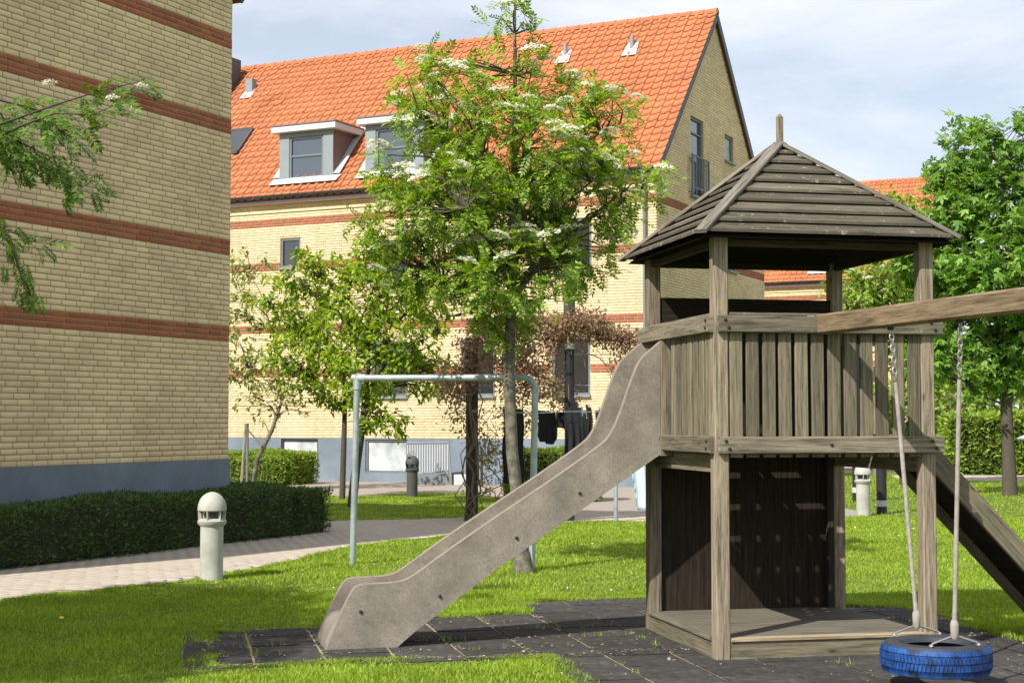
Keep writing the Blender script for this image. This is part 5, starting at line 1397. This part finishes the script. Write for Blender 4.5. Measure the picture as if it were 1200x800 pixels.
stake = MB(); stake.tube([(-.12, -.1, -.05), (-.02, -.1, 1.45)], .035, 8); stake.beam((-.02, -.1, 1.35), (.28, 0, 1.0), .05, .03)
tag(stake.build('tree_stake', M['post'], None, loc=(-5.65, 32.9, 0)), 'weathered stake tied to the small leaning tree', 'stake')

# right side trees
mb_ = [pxb(1150, 175, 45, 38, 30.8, 0), pxb(1190, 230, 75, 55, 30.8, .3), pxb(1120, 250, 42, 38, 30.8, -.3), pxb(1240, 200, 60, 60, 30.8, 0), pxb(1110, 300, 48, 42, 30.8, 0), pxb(1180, 310, 90, 55, 30.8, -.5), pxb(1260, 300, 80, 80, 30.8, .3), pxb(1140, 385, 60, 50, 30.8, 0), pxb(1215, 390, 80, 55, 30.8, .2),
       pxb(1120, 430, 32, 32, 30.8, -.3), pxb(1190, 430, 50, 30, 30.8, .2), pxb(1200, 160, 30, 25, 30.8, 0), pxb(1095, 345, 35, 30, 30.8, .2), pxb(1155, 335, 50, 40, 30.8, -.9), pxb(1075, 310, 28, 26, 30.8, .1), pxb(1090, 420, 26, 34, 30.8, 0), pxb(1115, 205, 28, 32, 30.8, 0), pxb(1095, 262, 32, 28, 30.8, .1), pxb(1135, 235, 42, 38, 30.8, -.2)]
grow('maple_tree', (9.95, 30.8, 0), [(9.95, 30.8, -.05), (9.93, 30.8, 1.0), (9.9, 30.8, 1.7), (10.0, 30.8, 2.6), (10.15, 30.8, 4.2), (10.1, 30.8, 6.5)], [.16, .125, .12, .09, .06, .015], mb_, 1050, tpl_maple(), M['maple'], .19, 13, M['barkdark'],
     'large green maple tree with a forked trunk on the right', limbs=30, seed=21, droop=.5, spread=.3, axis_z=1.8)
eb = [pxb(1040, 320, 45, 30, 36, 0), pxb(1000, 335, 28, 30, 36, 0), pxb(1055, 360, 60, 40, 36, .3), pxb(1010, 370, 40, 35, 36, -.3), pxb(1040, 235, 12, 8, 36, 0), pxb(1075, 290, 35, 35, 36, 0), pxb(1070, 400, 45, 50, 36, 0), pxb(1085, 245, 30, 28, 36, 0), pxb(1045, 232, 20, 10, 36, .2), pxb(1030, 345, 55, 40, 36, -.8), pxb(1075, 330, 40, 50, 36, -.4), pxb(1040, 290, 35, 22, 36, -.3), pxb(1058, 258, 30, 20, 36, 0), pxb(1030, 268, 28, 16, 36, 0), pxb(1085, 400, 40, 60, 36, 0)]
el, EP, ED = grow('elder_tree', (9.2, 36, 0), [(9.2, 36, -.05), (9.1, 36, 1.2), (9.0, 36, 2.4), (9.0, 36, 4.6)], [.14, .11, .08, .02], eb, 560, tpl_simple(.27), M['elder'], .17, 14, M['barkdark'],
     'light green elder tree dotted with cream blossom behind the tower', limbs=18, seed=23, droop=.35, spread=.28, axis_z=1.5)
flower_clusters(el, EP, ED, 45, .12, zmin=2.5)
for i, (x, y, s_, lb) in enumerate(((14.2, 48, 1.0, 'pale green bushy tree beyond the right hedge'), (18.5, 52, 1.2, 'green bushy tree at the far right beyond the hedge'), (11.2, 47.5, .62, 'small green tree between the maple and the tower beyond the hedge'))):
    grow('background_tree', (x, y, 0), [(x, y, -.05), (x, y, 1.5), (x, y, 3.2)], [.14, .1, .03], [(x, y, 3.0 * s_, 2.0 * s_, 1.6, 1.5 * s_), (x - .9, y - .4, 2.2 * s_, 1.6 * s_, 1.2, 1.2 * s_), (x + 1.2, y, 2.4 * s_, 1.5 * s_, 1.2, 1.3 * s_)], 210, tpl_simple(.28), M['elder'], .24, 14, M['barkdark'], lb, limbs=8, seed=31 + i, spread=.4, group='trees beyond the right hedge')
sp_ = MB(); sp_.tube([(0, 0, -.05), (.02, 0, 2.2)], [.075, .06], 12)
tag(sp_.build('wooden_post', M['post'], None, smooth=True, loc=(9.9, 42.0, 0)), 'pale wooden post on the far grass, seen between the bollard and black post', 'post')
gp_ = MB(); gp_.tube([(0, 0, -.05), (0, 0, 1.45)], .05, 12)
tag(gp_.build('grey_post', M['galv'], None, smooth=True, loc=(8.75, 41.0, 0)), 'thin grey post at the far pavement edge beside the lower back panel', 'post')

pl_ = MB(); pl_.tube([(0, 0, -.05), (0, 0, 1.45)], .03, 10)
tag(pl_.build('grey_pole', M['frame'], None, smooth=True, loc=(-6.05, 35.2, 0)), 'thin grey pole beside the leaning tree at the left building corner', 'pole')
sh_ = empty('shelter', (15.2, 40.2, 0), 0, 'low shelter with a pale sloping roof at the right edge before the hedge', 'shelter')
m_ = MB(); m_.beam((-1.75, 0, 1.02), (.7, 0, 2.0), 1.6, .05, (0, 0, 1)); m_.build('roof', M['lead'], sh_)
for x, y in ((-1.5, -.7), (-1.5, .7), (.5, -.7), (.5, .7)):
    m_ = MB(); m_.box(x - .03, x + .03, y - .03, y + .03, 0, 1.02 + (x + 1.75) * .4 - .03, ch=.004, axis=2); m_.build('post', M['gutter'], sh_)

# creepers on the posts
def creeper(name, loc, blobs, n, per, size, mat, label, stems, seed):
    global rng
    rng = np.random.default_rng(seed); random.seed(seed)
    root = empty(name, loc, 0, label, 'creeper')
    P_, D_ = crown_points(blobs, n, .2); P_ = P_ - np.array(loc)
    m_ = MB()
    for st in stems: m_.tube([Vector(p) - Vector(loc) for p in st[0]], st[1], 6)
    m_.build('stems', M['twig'], root, smooth=True)
    k = n * per; idx = np.repeat(np.arange(n), per); C_ = P_[idx] + rng.normal(size=(k, 3)) * .07
    TV, TF = tpl_simple(.3, .06, .1)
    V, F = scatter(TV, TF, C_, rand_dirs(k) + np.array((0, -.2, -.3)), rand_dirs(k) + np.array((0, 0, .8)), size * rng.uniform(.6, 1.2, k))
    np_mesh('foliage', V, F, M[mat], root)
    return root
def vine(x, y, z0, z1, wob, rad, sd_):
    random.seed(sd_); return ([(x + random.uniform(-wob, wob), y + random.uniform(-wob, wob) * .6 - .1, z) for z in np.linspace(z0, z1, 12)], [rad * (1 - .5 * i / 11) for i in range(12)])
c1 = [pxb(560, 400, 28, 30, 23, 0), pxb(540, 440, 26, 30, 23, 0), pxb(610, 430, 38, 42, 23, .2), pxb(590, 380, 40, 20, 23, 0), pxb(650, 400, 22, 22, 23, 0), pxb(640, 450, 20, 26, 23, 0)]
creeper('creeper', (-.6, 23.1, 0), c1, 420, 16, .06, 'creeper', 'reddish brown creeper bunched over the dark post and line behind the rowan',
        [vine(-.6, 23.05, 0, 2.6, .10, .018, 1), vine(-.55, 23.05, 0, 2.5, .13, .016, 2), vine(-.66, 23.05, 0, 2.6, .09, .014, 3), vine(-.5, 23.0, 0, 1.8, .22, .010, 4), vine(-.35, 23.0, .1, 1.9, .2, .010, 5), vine(-.7, 23.0, 0, 2.2, .15, .010, 6), vine(-.2, 23.0, .3, 2.2, .16, .008, 7)], 41)
c2 = [pxb(620, 378, 28, 12, 23, 0), pxb(680, 378, 36, 14, 23, 0), pxb(715, 392, 30, 13, 23, .1), pxb(740, 402, 20, 13, 23, 0), pxb(660, 388, 25, 14, 23, 0), pxb(732, 425, 14, 10, 23, 0)]
creeper('creeper', (.86, 23.1, 0), c2, 420, 15, .058, 'creeper', 'pinkish creeper trailing from the black post towards the tower',
        [([(.86, 23, 2.7), (1.2, 23, 2.9), (1.7, 23, 2.75), (2.2, 23, 2.5), (2.6, 23, 2.3)], [.02, .018, .015, .012, .008]), ([(.86, 23, 2.6), (1.3, 23, 2.45), (1.6, 23, 2.15), (1.9, 23, 2.3)], [.012, .01, .008, .005]), ([(1.0, 23, 2.9), (1.1, 23, 2.3), (1.3, 23, 2.55), (1.5, 23, 2.1)], .006), ([(1.5, 23, 2.7), (1.45, 23, 2.3), (1.62, 23, 2.0)], .006), vine(.9, 23.05, 0, 2.8, .06, .014, 8), ([(1.75, 23, 2.7), (1.7, 23, 2.3), (1.9, 23, 1.95)], .005)], 43)
c3 = [pxb(545, 490, 26, 22, 23.4, .2), pxb(605, 490, 24, 30, 23.4, .3), pxb(575, 530, 22, 26, 23.4, .2), pxb(660, 470, 26, 14, 23.4, 0), pxb(530, 462, 22, 16, 23.4, 0), pxb(560, 575, 16, 18, 23.4, .3)]
creeper('creeper', (-.4, 23.4, 0), c3, 190, 11, .06, 'creepergreen', 'loose olive creeper leaves among the bare stems beside the dark post', [vine(-.3, 23.4, 0, 2.0, .2, .008, 9), vine(.0, 23.4, 0, 1.9, .2, .008, 10), vine(.3, 23.4, 0.4, 2.0, .2, .007, 11)], 45)
